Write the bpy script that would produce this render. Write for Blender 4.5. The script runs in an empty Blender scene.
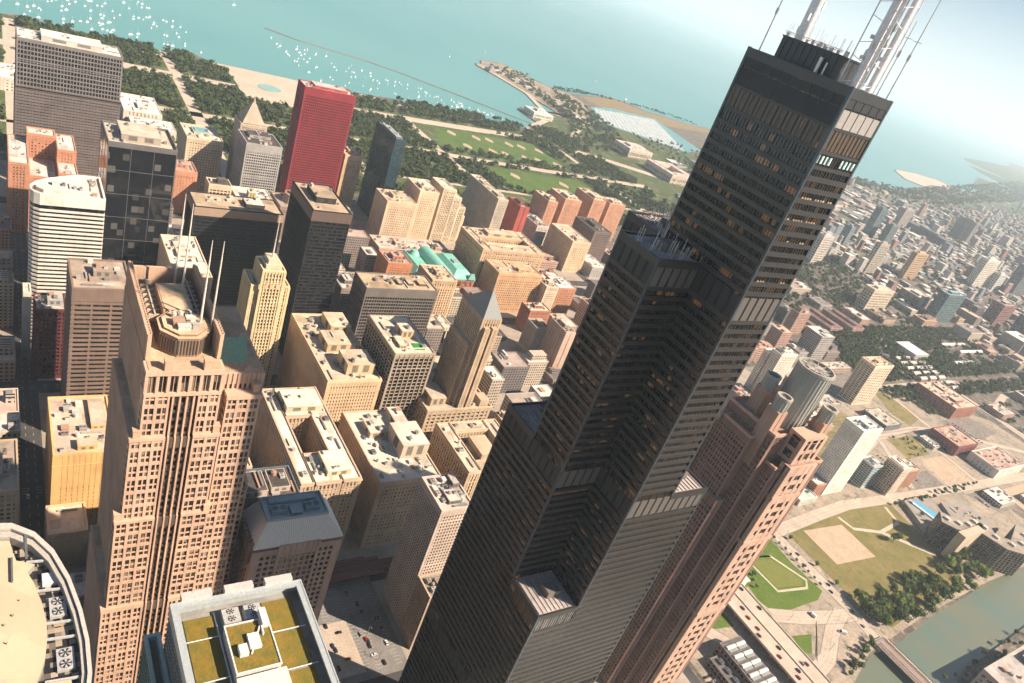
import bpy, math, random
from mathutils import Matrix, Vector

S = bpy.context.scene
COL = S.collection

# ------------------------------------------------------------------ camera
cam = bpy.data.cameras.new('camera')
cam.sensor_width = 36.0
cam.lens = 25.83
cam.clip_start = 1.0
cam.clip_end = 200000.0
camo = bpy.data.objects.new('camera', cam)
COL.objects.link(camo)
AZ, PIT, ROLL = (math.radians(a) for a in (130.38633, 26.63686, 20.82276))
fwd = Vector((math.sin(AZ) * math.cos(PIT), math.cos(AZ) * math.cos(PIT), -math.sin(PIT)))
rt = Vector((math.cos(AZ), -math.sin(AZ), 0))
up = rt.cross(fwd)
rt2 = math.cos(ROLL) * rt + math.sin(ROLL) * up
up2 = -math.sin(ROLL) * rt + math.cos(ROLL) * up
CAMP = Vector((-181.84, 230.53, 445.30))
m = Matrix(((rt2.x, up2.x, -fwd.x, CAMP.x), (rt2.y, up2.y, -fwd.y, CAMP.y), (rt2.z, up2.z, -fwd.z, CAMP.z), (0, 0, 0, 1)))
camo.matrix_world = m
S.camera = camo

# ------------------------------------------------------------------ light
SUN_AZ, SUN_EL = 224.0, 40.0          # compass direction the light comes from, height
world = bpy.data.worlds.new('World')
S.world = world
world.use_nodes = True
wn = world.node_tree
sky = wn.nodes.new('ShaderNodeTexSky')
sky.sky_type = 'NISHITA'
sky.sun_disc = False
sky.sun_elevation = math.radians(SUN_EL)
sky.sun_rotation = math.radians(SUN_AZ)
sky.air_density = 1.0
sky.dust_density = 0.4
sky.ozone_density = 2.0
bg = wn.nodes['Background']
bg.inputs['Strength'].default_value = 0.05
# hazy summer air pales the sky towards the horizon
tc = wn.nodes.new('ShaderNodeTexCoord')
sxyz = wn.nodes.new('ShaderNodeSeparateXYZ')
wn.links.new(tc.outputs['Generated'], sxyz.inputs[0])
mr = wn.nodes.new('ShaderNodeMapRange')
mr.interpolation_type = 'SMOOTHSTEP'
for i_, v_ in enumerate((-0.05, 0.2, 0.92, 0.0)):
    mr.inputs[i_ + 1].default_value = v_
wn.links.new(sxyz.outputs[2], mr.inputs[0])
mx = wn.nodes.new('ShaderNodeMix')
mx.data_type = 'RGBA'
wn.links.new(mr.outputs[0], mx.inputs[0])
wn.links.new(sky.outputs[0], mx.inputs[6])
mx.inputs[7].default_value = (10.4, 12.0, 12.8, 1)
wn.links.new(mx.outputs[2], bg.inputs['Color'])
sl = bpy.data.lights.new('sun', 'SUN')
sl.energy = 5.0
sl.angle = math.radians(0.5)
sl.color = (1.0, 0.865, 0.715)
sun = bpy.data.objects.new('sun', sl)
COL.objects.link(sun)
a, e = math.radians(SUN_AZ), math.radians(SUN_EL)
tosun = Vector((math.sin(a) * math.cos(e), math.cos(a) * math.cos(e), math.sin(e)))
sun.rotation_euler = tosun.to_track_quat('Z', 'Y').to_euler()
S.view_settings.view_transform = 'Standard'
S.view_settings.look = 'None'
S.view_settings.gamma = 1.0
S.view_settings.exposure = 1.06
S.render.engine = 'CYCLES'
S.cycles.use_denoising = True
S.cycles.max_bounces = 5
S.cycles.diffuse_bounces = 1
S.cycles.glossy_bounces = 2
S.cycles.volume_bounces = 1
S.cycles.sample_clamp_indirect = 4.0

R = random.Random(11)

# ------------------------------------------------------------------ mesh helpers
class MB:
    def __init__(s):
        s.v, s.f, s.m = [], [], []

    def face(s, pts, mi=0):
        n = len(s.v)
        s.v += [tuple(p) for p in pts]
        s.f.append(tuple(range(n, n + len(pts))))
        s.m.append(mi)

    def box(s, x0, x1, y0, y1, z0, z1, mi=0, tmi=None):
        n = len(s.v)
        s.v += [(x0, y0, z0), (x1, y0, z0), (x1, y1, z0), (x0, y1, z0), (x0, y0, z1), (x1, y0, z1), (x1, y1, z1), (x0, y1, z1)]
        for q in ((0, 3, 2, 1), (4, 5, 6, 7), (0, 1, 5, 4), (1, 2, 6, 5), (2, 3, 7, 6), (3, 0, 4, 7)):
            s.f.append(tuple(n + i for i in q))
            s.m.append(mi)
        if tmi is not None:
            s.m[-5] = tmi

    def prism(s, poly, z0, z1, mi=0, tmi=None, poly2=None, bottom=False):
        p2 = poly2 or poly
        k = len(poly)
        ar = sum(poly[i][0] * poly[(i + 1) % k][1] - poly[(i + 1) % k][0] * poly[i][1] for i in range(k))
        if ar < 0:
            poly = poly[::-1]
            p2 = p2[::-1]
        n = len(s.v)
        s.v += [(x, y, z0) for x, y in poly] + [(x, y, z1) for x, y in p2]
        for i in range(k):
            j = (i + 1) % k
            s.f.append((n + i, n + j, n + k + j, n + k + i))
            s.m.append(mi)
        s.f.append(tuple(n + k + i for i in range(k)))
        s.m.append(mi if tmi is None else tmi)
        if bottom:
            s.f.append(tuple(n + i for i in reversed(range(k))))
            s.m.append(mi)

    def cyl(s, x, y, r, z0, z1, n=16, mi=0, tmi=None, r2=None, ry=None):
        ry = ry or r
        k2 = 1 if r2 is None else r2 / r
        P = [(x + r * math.cos(2 * math.pi * i / n), y + ry * math.sin(2 * math.pi * i / n)) for i in range(n)]
        Q = [(x + k2 * r * math.cos(2 * math.pi * i / n), y + k2 * ry * math.sin(2 * math.pi * i / n)) for i in range(n)]
        s.prism(P, z0, z1, mi, tmi, Q, True)

    def tube(s, p, q, r, n=6, mi=0, r2=None):
        p, q = Vector(p), Vector(q)
        d = (q - p).normalized()
        a = d.orthogonal().normalized()
        b = d.cross(a)
        r2 = r if r2 is None else r2
        o = len(s.v)
        for c, rr in ((p, r), (q, r2)):
            for i in range(n):
                t = 2 * math.pi * i / n
                s.v.append(tuple(c + rr * (math.cos(t) * a + math.sin(t) * b)))
        for i in range(n):
            j = (i + 1) % n
            s.f.append((o + i, o + j, o + n + j, o + n + i))
            s.m.append(mi)
        s.f.append(tuple(o + i for i in reversed(range(n))))
        s.m.append(mi)
        s.f.append(tuple(o + n + i for i in range(n)))
        s.m.append(mi)

    def ring(s, x0, x1, y0, y1, t, z0, z1, mi=0):
        s.box(x0, x1, y0, y0 + t, z0, z1, mi)
        s.box(x0, x1, y1 - t, y1, z0, z1, mi)
        s.box(x0, x0 + t, y0 + t, y1 - t, z0, z1, mi)
        s.box(x1 - t, x1, y0 + t, y1 - t, z0, z1, mi)

    def mesh(s, name, mats):
        me = bpy.data.meshes.new(name)
        me.from_pydata(s.v, [], s.f)
        for mm in (mats if isinstance(mats, (list, tuple)) else [mats]):
            me.materials.append(mm)
        me.polygons.foreach_set('material_index', s.m)
        me.update()
        return me

    def build(s, name, mats, parent=None, loc=None):
        o = bpy.data.objects.new(name, s.mesh(name, mats))
        COL.objects.link(o)
        if parent:
            o.parent = parent
        if loc:
            o.location = loc
        return o


def tag(o, label=None, cat=None, group=None, kind=None):
    if label: o['label'] = label
    if cat: o['category'] = cat
    if group: o['group'] = group
    if kind: o['kind'] = kind
    return o


def thing(name, label, cat, loc=(0, 0, 0), group=None):
    o = bpy.data.objects.new(name, None)
    COL.objects.link(o)
    o.location = loc
    o.empty_display_size = 2
    return tag(o, label, cat, group)


def dup(root, loc, rz=0.0, sc=1.0, label=None, group=None):
    r = root.copy()
    COL.objects.link(r)
    r.location = loc
    r.rotation_euler = (0, 0, rz)
    r.scale = (sc, sc, sc) if not isinstance(sc, tuple) else sc
    if label: r['label'] = label
    if group: r['group'] = group
    for ch in list(root.children):
        c = ch.copy()
        COL.objects.link(c)
        c.parent = r
        for g in ch.children:
            d = g.copy()
            COL.objects.link(d)
            d.parent = c
    return r


# ------------------------------------------------------------------ materials
MC = {}


def newmat(name):
    mm = bpy.data.materials.new(name)
    mm.use_nodes = True
    nt = mm.node_tree
    return mm, nt, nt.nodes['Principled BSDF']


def N(nt, t, **kw):
    n = nt.nodes.new(t)
    for k, v in kw.items():
        if k.startswith('i_'):
            n.inputs[k[2:].replace('_', ' ')].default_value = v
        else:
            setattr(n, k, v)
    return n


def noise(nt, vec, scale, detail=3.0, rough=0.6):
    n = N(nt, 'ShaderNodeTexNoise')
    n.inputs['Scale'].default_value = scale
    n.inputs['Detail'].default_value = detail
    n.inputs['Roughness'].default_value = rough
    nt.links.new(vec, n.inputs['Vector'])
    return n.outputs['Fac']


def mapr(nt, val, a, b, c, d):
    n = N(nt, 'ShaderNodeMapRange')
    for i, x in enumerate((a, b, c, d)):
        n.inputs[i + 1].default_value = x
    nt.links.new(val, n.inputs[0])
    return n.outputs[0]


def mathn(nt, op, a, b=None):
    n = N(nt, 'ShaderNodeMath', operation=op)
    for i, x in enumerate((a, b)):
        if x is None: continue
        if isinstance(x, (int, float)):
            n.inputs[i].default_value = x
        else:
            nt.links.new(x, n.inputs[i])
    return n.outputs[0]


def mixc(nt, f, a, b, mode='MIX'):
    n = N(nt, 'ShaderNodeMix', data_type='RGBA', blend_type=mode)
    for i, x in ((0, f), (6, a), (7, b)):
        if isinstance(x, (int, float)):
            n.inputs[i].default_value = x
        elif isinstance(x, tuple):
            n.inputs[i].default_value = x + (1,) if len(x) == 3 else x
        else:
            nt.links.new(x, n.inputs[i])
    return n.outputs[2]


def objco(nt):
    return N(nt, 'ShaderNodeTexCoord').outputs['Object']


def geopos(nt):
    return N(nt, 'ShaderNodeNewGeometry').outputs['Position']


def scaled(nt, vec, s):
    n = N(nt, 'ShaderNodeMapping')
    n.inputs['Scale'].default_value = s
    nt.links.new(vec, n.inputs['Vector'])
    return n.outputs[0]


def wall(c, rough=0.85, var=0.32, spec=0.3):
    k = ('w', c, rough, var)
    if k in MC: return MC[k]
    mm, nt, b = newmat('wall_finish')
    p = objco(nt)
    f1 = noise(nt, p, 0.07, 3)
    f2 = noise(nt, scaled(nt, p, (0.9, 0.9, 0.05)), 1.0, 3)
    f3 = noise(nt, p, 1.3, 2)
    v = mathn(nt, 'ADD', mathn(nt, 'MULTIPLY', f1, 0.5), mathn(nt, 'ADD', mathn(nt, 'MULTIPLY', f2, 0.3), mathn(nt, 'MULTIPLY', f3, 0.2)))
    v = mapr(nt, v, 0.3, 0.7, 1 - var, 1 + var * 0.7)
    col = mixc(nt, 1.0, c, v, 'MULTIPLY')
    nt.links.new(col, b.inputs['Base Color'])
    b.inputs['Roughness'].default_value = rough
    b.inputs['Specular IOR Level'].default_value = spec
    MC[k] = mm
    return mm


def plain(c, rough=0.6, metal=0.0, spec=0.5):
    k = ('p', c, rough, metal)
    if k in MC: return MC[k]
    mm, nt, b = newmat('painted_surface')
    f = noise(nt, objco(nt), 1.1, 3)
    col = mixc(nt, 1.0, c, mapr(nt, f, 0.3, 0.7, 0.82, 1.12), 'MULTIPLY')
    nt.links.new(col, b.inputs['Base Color'])
    b.inputs['Roughness'].default_value = rough
    b.inputs['Metallic'].default_value = metal
    b.inputs['Specular IOR Level'].default_value = spec
    MC[k] = mm
    return mm


def glass(c=(0.022, 0.021, 0.020), blind=(0.42, 0.34, 0.25), prob=0.5, cell=(1.9, 1.9, 3.9), rough=0.12, lit=0.0):
    """office glazing: dark panes, some with blinds drawn; a few lit ceilings where lit > 0"""
    k = ('g', c, blind, prob, cell, rough, lit)
    if k in MC: return MC[k]
    mm, nt, b = newmat('window_glazing')
    p = objco(nt)
    p2 = scaled(nt, p, tuple(1 / x for x in cell))
    fl = N(nt, 'ShaderNodeVectorMath', operation='FLOOR')
    nt.links.new(p2, fl.inputs[0])
    wn_ = N(nt, 'ShaderNodeTexWhiteNoise', noise_dimensions='3D')
    nt.links.new(fl.outputs[0], wn_.inputs[0])
    r = wn_.outputs['Value']
    g = mathn(nt, 'LESS_THAN', r, prob)
    s1 = mathn(nt, 'MULTIPLY', g, mapr(nt, r, 0.0, prob, 0.25, 1.0))
    col = mixc(nt, s1, c, blind)
    nt.links.new(col, b.inputs['Base Color'])
    b.inputs['Roughness'].default_value = rough
    b.inputs['Specular IOR Level'].default_value = 0.5
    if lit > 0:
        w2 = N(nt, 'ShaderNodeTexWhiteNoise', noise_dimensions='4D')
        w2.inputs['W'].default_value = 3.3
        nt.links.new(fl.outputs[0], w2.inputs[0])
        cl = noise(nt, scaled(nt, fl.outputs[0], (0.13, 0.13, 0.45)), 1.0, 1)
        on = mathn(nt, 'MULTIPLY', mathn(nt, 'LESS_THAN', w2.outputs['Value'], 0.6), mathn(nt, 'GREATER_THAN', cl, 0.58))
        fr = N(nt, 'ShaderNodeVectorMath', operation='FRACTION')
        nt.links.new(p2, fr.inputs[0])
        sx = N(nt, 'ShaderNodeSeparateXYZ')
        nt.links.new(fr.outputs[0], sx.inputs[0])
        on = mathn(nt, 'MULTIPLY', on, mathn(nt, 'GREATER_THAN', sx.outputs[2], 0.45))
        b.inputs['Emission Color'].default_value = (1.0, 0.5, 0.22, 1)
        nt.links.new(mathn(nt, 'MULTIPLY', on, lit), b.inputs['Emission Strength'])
    MC[k] = mm
    return mm


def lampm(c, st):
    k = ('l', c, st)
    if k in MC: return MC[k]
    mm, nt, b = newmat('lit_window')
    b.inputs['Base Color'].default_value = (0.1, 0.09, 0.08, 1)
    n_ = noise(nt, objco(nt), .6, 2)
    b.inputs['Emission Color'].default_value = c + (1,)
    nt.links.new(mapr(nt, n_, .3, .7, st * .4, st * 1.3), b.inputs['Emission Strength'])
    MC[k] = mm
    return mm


def roofm(c, var=0.42):
    k = ('r', c, var)
    if k in MC: return MC[k]
    mm, nt, b = newmat('roof_membrane')
    p = objco(nt)
    f1 = noise(nt, p, 0.06, 4, 0.7)
    f2 = noise(nt, p, 0.5, 4, 0.7)
    vo = N(nt, 'ShaderNodeTexVoronoi')
    vo.inputs['Scale'].default_value = 0.09
    nt.links.new(p, vo.inputs['Vector'])
    sp = N(nt, 'ShaderNodeSeparateColor')
    nt.links.new(vo.outputs['Color'], sp.inputs[0])
    v = mathn(nt, 'ADD', mathn(nt, 'MULTIPLY', f1, 0.45), mathn(nt, 'ADD', mathn(nt, 'MULTIPLY', f2, 0.35), mathn(nt, 'MULTIPLY', sp.outputs[0], 0.2)))
    v = mapr(nt, v, 0.28, 0.72, 1 - var * 1.2, 1 + var * 0.6)
    nt.links.new(mixc(nt, 1.0, c, v, 'MULTIPLY'), b.inputs['Base Color'])
    b.inputs['Roughness'].default_value = 0.9
    b.inputs['Specular IOR Level'].default_value = 0.2
    MC[k] = mm
    return mm


def farwall(c, g=(0.03, 0.033, 0.038), bay=3.4, fl=3.6, wx=0.55, wz=0.5):
    """masonry with rows of windows, for blocks too far off to show relief"""
    k = ('f', c, g, bay, fl, wx, wz)
    if k in MC: return MC[k]
    mm, nt, b = newmat('far_facade')
    p = objco(nt)
    sp = N(nt, 'ShaderNodeSeparateXYZ')
    nt.links.new(p, sp.inputs[0])
    gn = N(nt, 'ShaderNodeNewGeometry')
    sn = N(nt, 'ShaderNodeSeparateXYZ')
    nt.links.new(gn.outputs['Normal'], sn.inputs[0])
    ax = mathn(nt, 'GREATER_THAN', mathn(nt, 'ABSOLUTE', sn.outputs[0]), 0.7)
    u = N(nt, 'ShaderNodeMix', data_type='FLOAT')
    nt.links.new(ax, u.inputs[0]); nt.links.new(sp.outputs[0], u.inputs[2]); nt.links.new(sp.outputs[1], u.inputs[3])
    fu = mathn(nt, 'FRACT', mathn(nt, 'DIVIDE', u.outputs[0], bay))
    fz = mathn(nt, 'FRACT', mathn(nt, 'DIVIDE', sp.outputs[2], fl))
    mk = mathn(nt, 'MULTIPLY', mathn(nt, 'LESS_THAN', mathn(nt, 'ABSOLUTE', mathn(nt, 'SUBTRACT', fu, 0.5)), wx / 2),
               mathn(nt, 'LESS_THAN', mathn(nt, 'ABSOLUTE', mathn(nt, 'SUBTRACT', fz, 0.5)), wz / 2))
    v = mapr(nt, noise(nt, p, 0.1, 3), 0.3, 0.7, 0.8, 1.15)
    nt.links.new(mixc(nt, mk, mixc(nt, 1.0, c, v, 'MULTIPLY'), g), b.inputs['Base Color'])
    nt.links.new(mapr(nt, mk, 0, 1, 0.85, 0.2), b.inputs['Roughness'])
    MC[k] = mm
    return mm


def groundmat(name, c1, c2, s1=0.02, s2=0.3, c3=None, rough=0.95):
    mm, nt, b = newmat(name)
    p = geopos(nt)
    f1 = mapr(nt, noise(nt, p, s1, 5, 0.65), 0.35, 0.65, 0, 1)
    f2 = mapr(nt, noise(nt, p, s2, 4, 0.7), 0.3, 0.7, 0.75, 1.2)
    col = mixc(nt, f1, c1, c2)
    if c3:
        f3 = mapr(nt, noise(nt, p, s1 * 3.1, 4, 0.7), 0.52, 0.66, 0, 1)
        col = mixc(nt, f3, col, c3)
    nt.links.new(mixc(nt, 1.0, col, f2, 'MULTIPLY'), b.inputs['Base Color'])
    b.inputs['Roughness'].default_value = rough
    b.inputs['Specular IOR Level'].default_value = 0.15
    return mm


TAN = (0.46, 0.31, 0.19)
CREAM = (0.55, 0.42, 0.28)
PINK = (0.46, 0.27, 0.18)
BRICK = (0.36, 0.14, 0.075)
RED = (0.27, 0.03, 0.036)
BROWN = (0.16, 0.105, 0.075)
GREY = (0.30, 0.26, 0.22)
DKGREY = (0.10, 0.095, 0.09)
WHITE = (0.68, 0.62, 0.53)
BLACK = (0.022, 0.022, 0.024)
RTAN = (0.46, 0.34, 0.23)
RCREAM = (0.58, 0.47, 0.35)
RWHITE = (0.70, 0.62, 0.52)
RGREY = (0.24, 0.20, 0.17)
RDARK = (0.085, 0.07, 0.062)
RPINK = (0.45, 0.29, 0.22)

M_water = newmat('lake_water')
mm, nt, b = M_water
p = geopos(nt)
wv = noise(nt, scaled(nt, p, (0.05, 0.09, 0.05)), 1.0, 5, 0.7)
big = noise(nt, p, 0.0006, 4, 0.6)
c = mixc(nt, mapr(nt, big, 0.35, 0.65, 0, 1), (0.095, 0.265, 0.255), (0.13, 0.30, 0.29))
nt.links.new(c, b.inputs['Base Color'])
b.inputs['Roughness'].default_value = 0.38
b.inputs['Specular IOR Level'].default_value = 0.35
bp_ = N(nt, 'ShaderNodeBump', i_Strength=0.35, i_Distance=1.2)
nt.links.new(wv, bp_.inputs['Height'])
nt.links.new(bp_.outputs[0], b.inputs['Normal'])
M_water = mm
mm, nt, b = newmat('river_water')
p = geopos(nt)
wv = noise(nt, scaled(nt, p, (0.5, 0.22, 0.5)), 1.0, 5, 0.7)
nt.links.new(mixc(nt, mapr(nt, noise(nt, p, 0.012, 3), .35, .65, 0, 1), (0.16, 0.155, 0.095), (0.12, 0.155, 0.115)), b.inputs['Base Color'])
b.inputs['Roughness'].default_value = 0.25
bp_ = N(nt, 'ShaderNodeBump', i_Strength=0.4, i_Distance=0.5)
nt.links.new(wv, bp_.inputs['Height'])
nt.links.new(bp_.outputs[0], b.inputs['Normal'])
M_river = mm

M_city = groundmat('city_ground', (0.07, 0.065, 0.058), (0.19, 0.15, 0.115), 0.03, 0.4, (0.33, 0.26, 0.2))
M_asphalt = groundmat('asphalt', (0.055, 0.052, 0.05), (0.085, 0.08, 0.075), 0.05, 0.8)
M_pave = groundmat('pavement', (0.30, 0.24, 0.19), (0.40, 0.33, 0.26), 0.06, 0.9)
M_conc = groundmat('concrete_road', (0.42, 0.33, 0.255), (0.54, 0.43, 0.33), 0.05, 0.9)
M_kerb = plain((0.24, 0.2, 0.165), .9)
M_line = plain((0.2, 0.16, 0.13), .9)
M_line2 = plain((0.6, 0.55, 0.47), .8)
M_lawn = groundmat('lawn', (0.075, 0.135, 0.018), (0.115, 0.155, 0.026), 0.06, 0.5, (0.15, 0.15, 0.04))
M_drylawn = groundmat('dry_lawn', (0.155, 0.135, 0.045), (0.24, 0.18, 0.07), 0.03, 0.5, (0.13, 0.135, 0.04))
M_dirt = groundmat('bare_dirt', (0.42, 0.30, 0.20), (0.50, 0.37, 0.26), 0.06, 0.6)
M_park = groundmat('park_lawn', (0.045, 0.075, 0.025), (0.10, 0.115, 0.04), 0.012, 0.2, (0.22, 0.19, 0.11))
M_field = groundmat('ball_field', (0.06, 0.12, 0.025), (0.10, 0.15, 0.03), 0.02, 0.15, (0.15, 0.15, 0.05))
M_sand = groundmat('pale_gravel', (0.46, 0.37, 0.28), (0.55, 0.45, 0.34), 0.02, 0.3)
M_meadow = groundmat('dry_meadow', (0.27, 0.17, 0.09), (0.22, 0.18, 0.08), 0.01, 0.1)
M_farland = groundmat('far_land', (0.10, 0.10, 0.075), (0.20, 0.17, 0.13), 0.002, 0.02, (0.30, 0.26, 0.21))


# ------------------------------------------------------------------ ground, water, roads
def sheet(name, poly, z, mat, kind='structure', label=None):
    mb = MB()
    mb.face([(x, y, z) for x, y in poly])
    o = mb.build(name, mat)
    me = o.data
    if me.polygons[0].normal.z < 0:
        me.flip_normals()
    return tag(o, label, None, None, kind)


def slabpoly(name, poly, z0, z1, mat):
    mb = MB()
    mb.prism(poly, z0, z1)
    return tag(mb.build(name, mat), None, None, None, 'structure')


def strip(path, w):
    L, Rr = [], []
    n = len(path)
    for i, p in enumerate(path):
        a = Vector(path[max(0, i - 1)]); b_ = Vector(path[min(n - 1, i + 1)])
        d = (b_ - a).normalized()
        nx, ny = -d.y * w / 2, d.x * w / 2
        L.append((p[0] + nx, p[1] + ny)); Rr.append((p[0] - nx, p[1] - ny))
    return L, Rr


def road(name, path, w, z, mat, kind='structure', label=None):
    L, Rr = strip(path, w)
    mb = MB()
    for i in range(len(path) - 1):
        mb.face([Rr[i] + (z,), Rr[i + 1] + (z,), L[i + 1] + (z,), L[i] + (z,)])
    if mat is M_conc:
        kb = MB()
        for s_ in (1, -1):
            A_, B_ = strip(path, w + .5)[0 if s_ > 0 else 1], strip(path, w - .5)[0 if s_ > 0 else 1]
            for i in range(len(path) - 1):
                kb.prism([A_[i], A_[i + 1], B_[i + 1], B_[i]], 0.0, .17)
        tag(kb.build('kerb', M_kerb), None, None, None, 'structure')
        if w >= 14:
            lm_ = MB()
            for i in range(len(path) - 1):
                p_, q_ = Vector(path[i]), Vector(path[i + 1])
                d_ = (q_ - p_).normalized(); n_ = Vector((-d_.y, d_.x)); L_ = (q_ - p_).length
                for off in (-w / 4, w / 4, 0):
                    t_ = 1.0
                    while t_ < L_ - 3:
                        a_, b_ = p_ + d_ * t_ + n_ * off, p_ + d_ * (t_ + (3 if off else 5.6)) + n_ * off
                        hw_ = n_ * .13
                        lm_.face([(*(a_ - hw_), z + .006), (*(b_ - hw_), z + .006), (*(b_ + hw_), z + .006), (*(a_ + hw_), z + .006)])
                        t_ += 7 if off else 6
            tag(lm_.build('lane_markings', M_line), None, None, None, 'structure')
    return tag(mb.build(name, mat), label, None, None, kind)


WZ = -3.0
sheet('lake_water', [(-3800, -59000), (63000, -59000), (63000, 2300), (-3800, 2300)], WZ, M_water)
coast = [(1700, 2290), (1718, 800), (1718, 213), (1738, 179), (1712, 122), (1706, 67), (1690, 18), (1703, -49), (1690, -82), (1735, -148), (1688, -182),
         (1673, -237), (1671, -290), (1675, -389), (1672, -545), (1690, -648), (1665, -800), (1675, -1046), (1661, -1060), (1672, -1165), (1743, -1215), (1782, -1206),
         (1846, -1204), (1922, -1218), (1945, -1240), (1925, -1290), (1900, -1330), (1930, -1425), (2040, -1432), (2157, -1416), (2309, -1425), (2429, -1397), (2540, -1380), (2574, -1393), (2600, -1440), (2678, -1475), (2740, -1600),
         (2715, -1645), (2567, -1665), (2457, -1703), (2429, -1788), (2448, -1863), (2498, -1982), (2587, -2155), (2564, -2253), (2470, -2290),
         (2440, -2418), (2412, -2532), (2434, -2724), (2300, -2790), (2120, -2600), (2020, -2500), (2060, -2900), (2091, -3536), (2062, -3745), (2019, -3922), (2180, -4300), (2301, -4684), (2404, -4601), (2640, -4850), (2687, -4938),
         (2740, -5280), (2700, -5578), (2500, -5560), (2420, -5700), (2681, -6223), (3105, -7011), (3500, -7900), (3100, -8300), (3970, -8886), (4400, -9500), (3900, -9800), (4782, -10199), (5100, -10700), (5600, -12500), (6057, -14262), (7200, -17000), (6900, -22000), (10500, -27000), (18000, -32000), (40000, -36000), (62900, -34000),
         (62900, -58900), (-3700, -58900), (-3700, 2290)]
# river cuts the land: the city lies east of it, the west bank west of it
riverE = [(-150, 2290), (-150, 300), (-140, 100), (-130, -150), (-80, -330), (-48, -401), (-37, -445), (-37, -502), (-28, -579), (-24, -668), (-21, -714), (-19, -760), (-21, -831), (-22, -1000), (-30, -1400), (-60, -2400), (-199, -3300)]
riverW = [(-210, 2290), (-210, 300), (-200, 100), (-190, -150), (-150, -330), (-105, -430), (-89, -515), (-87, -533), (-83, -580), (-81, -627), (-77, -700), (-78, -800), (-82, -1000), (-95, -1400), (-130, -2400), (-201, -3300)]
E_land = coast[:-3] + [(62900, -58900), (-200, -58900)] + riverE[::-1]
slabpoly('city_ground', E_land, -6, 0, M_city)
slabpoly('west_bank_ground', [(-3700, -58900), (-200.5, -58900)] + riverW[::-1] + [(-3700, 2290)], -6, 0, M_city)
slab_r = MB()
slab_r.face([p + (WZ + 0.35,) for p in riverE] + [p + (WZ + 0.35,) for p in riverW[::-1]])
o = slab_r.build('river_water', M_river)
if o.data.polygons[0].normal.z < 0: o.data.flip_normals()
tag(o, kind='structure')

# city streets: asphalt sheet with raised pavement blocks
XL = [70, 165, 296, 424, 547, 675, 803, 937]
YL = [470, 335, 205, 66, -78, -212, -335, -470, -620, -765]
sheet('street_asphalt', [(-88, 480), (950, 480), (950, -780), (300, -780), (300, -470), (135, -470), (135, -235), (-88, -235)], 0.004, M_asphalt)
pv = MB()
for i in range(len(XL) - 1):
    for j in range(len(YL) - 1):
        if YL[j + 1] < -340 and XL[i] < 290: continue
        pv.box(XL[i] + 9, XL[i + 1] - 9, YL[j + 1] + 8, YL[j] - 8, 0.0, 0.16)
pv.box(-72, 62, 78, 196, 0, 0.16); pv.box(-72, 62, 214, 330, 0, 0.16); pv.box(-72, 62, -68, 56, 0, 0.16); pv.box(-72, 62, -225, -88, 0, 0.16)
tag(pv.build('pavement', M_pave), kind='structure')
lm = MB()
for x in XL[1:]:
    y = 460.0
    while y > -770:
        for dx in (-2.9, 0, 2.9):
            lm.box(x + dx - 0.12, x + dx + 0.12, y, y + 3.2, 0.008, 0.012)
        y -= 9
for y in YL:
    x = 80.0
    while x < 930:
        for dy in (-2.6, 2.6):
            lm.box(x, x + 3.2, y + dy - 0.12, y + dy + 0.12, 0.014, 0.018)
        x += 9
tag(lm.build('lane_markings', plain((0.6, 0.56, 0.46), 0.8)), kind='structure')

# lakefront park
sheet('park_lawn', [(962, 2000), (1700, 2000), (1714, 213), (1700, 67), (1683, -182), (1668, -389), (1660, -800), (1668, -1046), (1655, -1165), (1740, -1222), (1890, -1235), (1920, -1430), (2300, -1436), (2565, -1405),
                    (2660, -1485), (2705, -1630), (2450, -1715), (2425, -1800), (2300, -1780), (2050, -1680), (1960, -1720), (1820, -1900), (1700, -2150), (1560, -2300), (1480, -1700), (1280, -1560), (1100, -1330), (962, -1290)], 0.006, M_park)
sheet('spit_ground', [(1950, -1300), (1935, -1420), (2040, -1434), (2157, -1420), (2309, -1429), (2429, -1401), (2540, -1384), (2572, -1397), (2596, -1440), (2672, -1476), (2730, -1600), (2705, -1640), (2567, -1660), (2452, -1700), (2424, -1790), (2300, -1780), (2050, -1640), (1960, -1500)], 0.011,
      groundmat('spit_soil', (0.30, 0.22, 0.15), (0.40, 0.31, 0.23), 0.012, 0.1, (0.10, 0.10, 0.05)))
sheet('dry_meadow', [(2195, -1912), (2300, -1880), (2425, -1850), (2490, -1990), (2575, -2160), (2440, -2280), (2400, -2520), (2420, -2700), (2330, -2700), (2260, -2350), (2200, -2100)], 0.006, M_meadow)
sheet('ball_field', [(1340, -640), (1490, -690), (1505, -1010), (1330, -1020), (1300, -760)], 0.012, M_field)
sheet('ball_field', [(1105, -700), (1235, -700), (1240, -1010), (1110, -1010)], 0.012, M_field)
mb = MB()
for x, y in [(1464, -718), (1461, -791), (1462, -832), (1373, -719), (1367, -791), (1364, -829), (1458, -894), (1455, -933), (1360, -890), (1358, -931), (1449, -989), (1348, -986), (1200, -760), (1190, -900)]:
    pts = [(x, y)] + [(x + (24 if x > 1400 else 24) * math.cos(t), y + 24 * math.sin(t)) for t in [math.radians(a) for a in range(-150, -29, 15)]]
    mb.face([q + (0.02,) for q in pts][::-1])
for pl in range(len(mb.f)):
    pass
o = mb.build('infield_dirt', M_dirt)
for pol in o.data.polygons:
    pass
tag(o, kind='structure')
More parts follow.
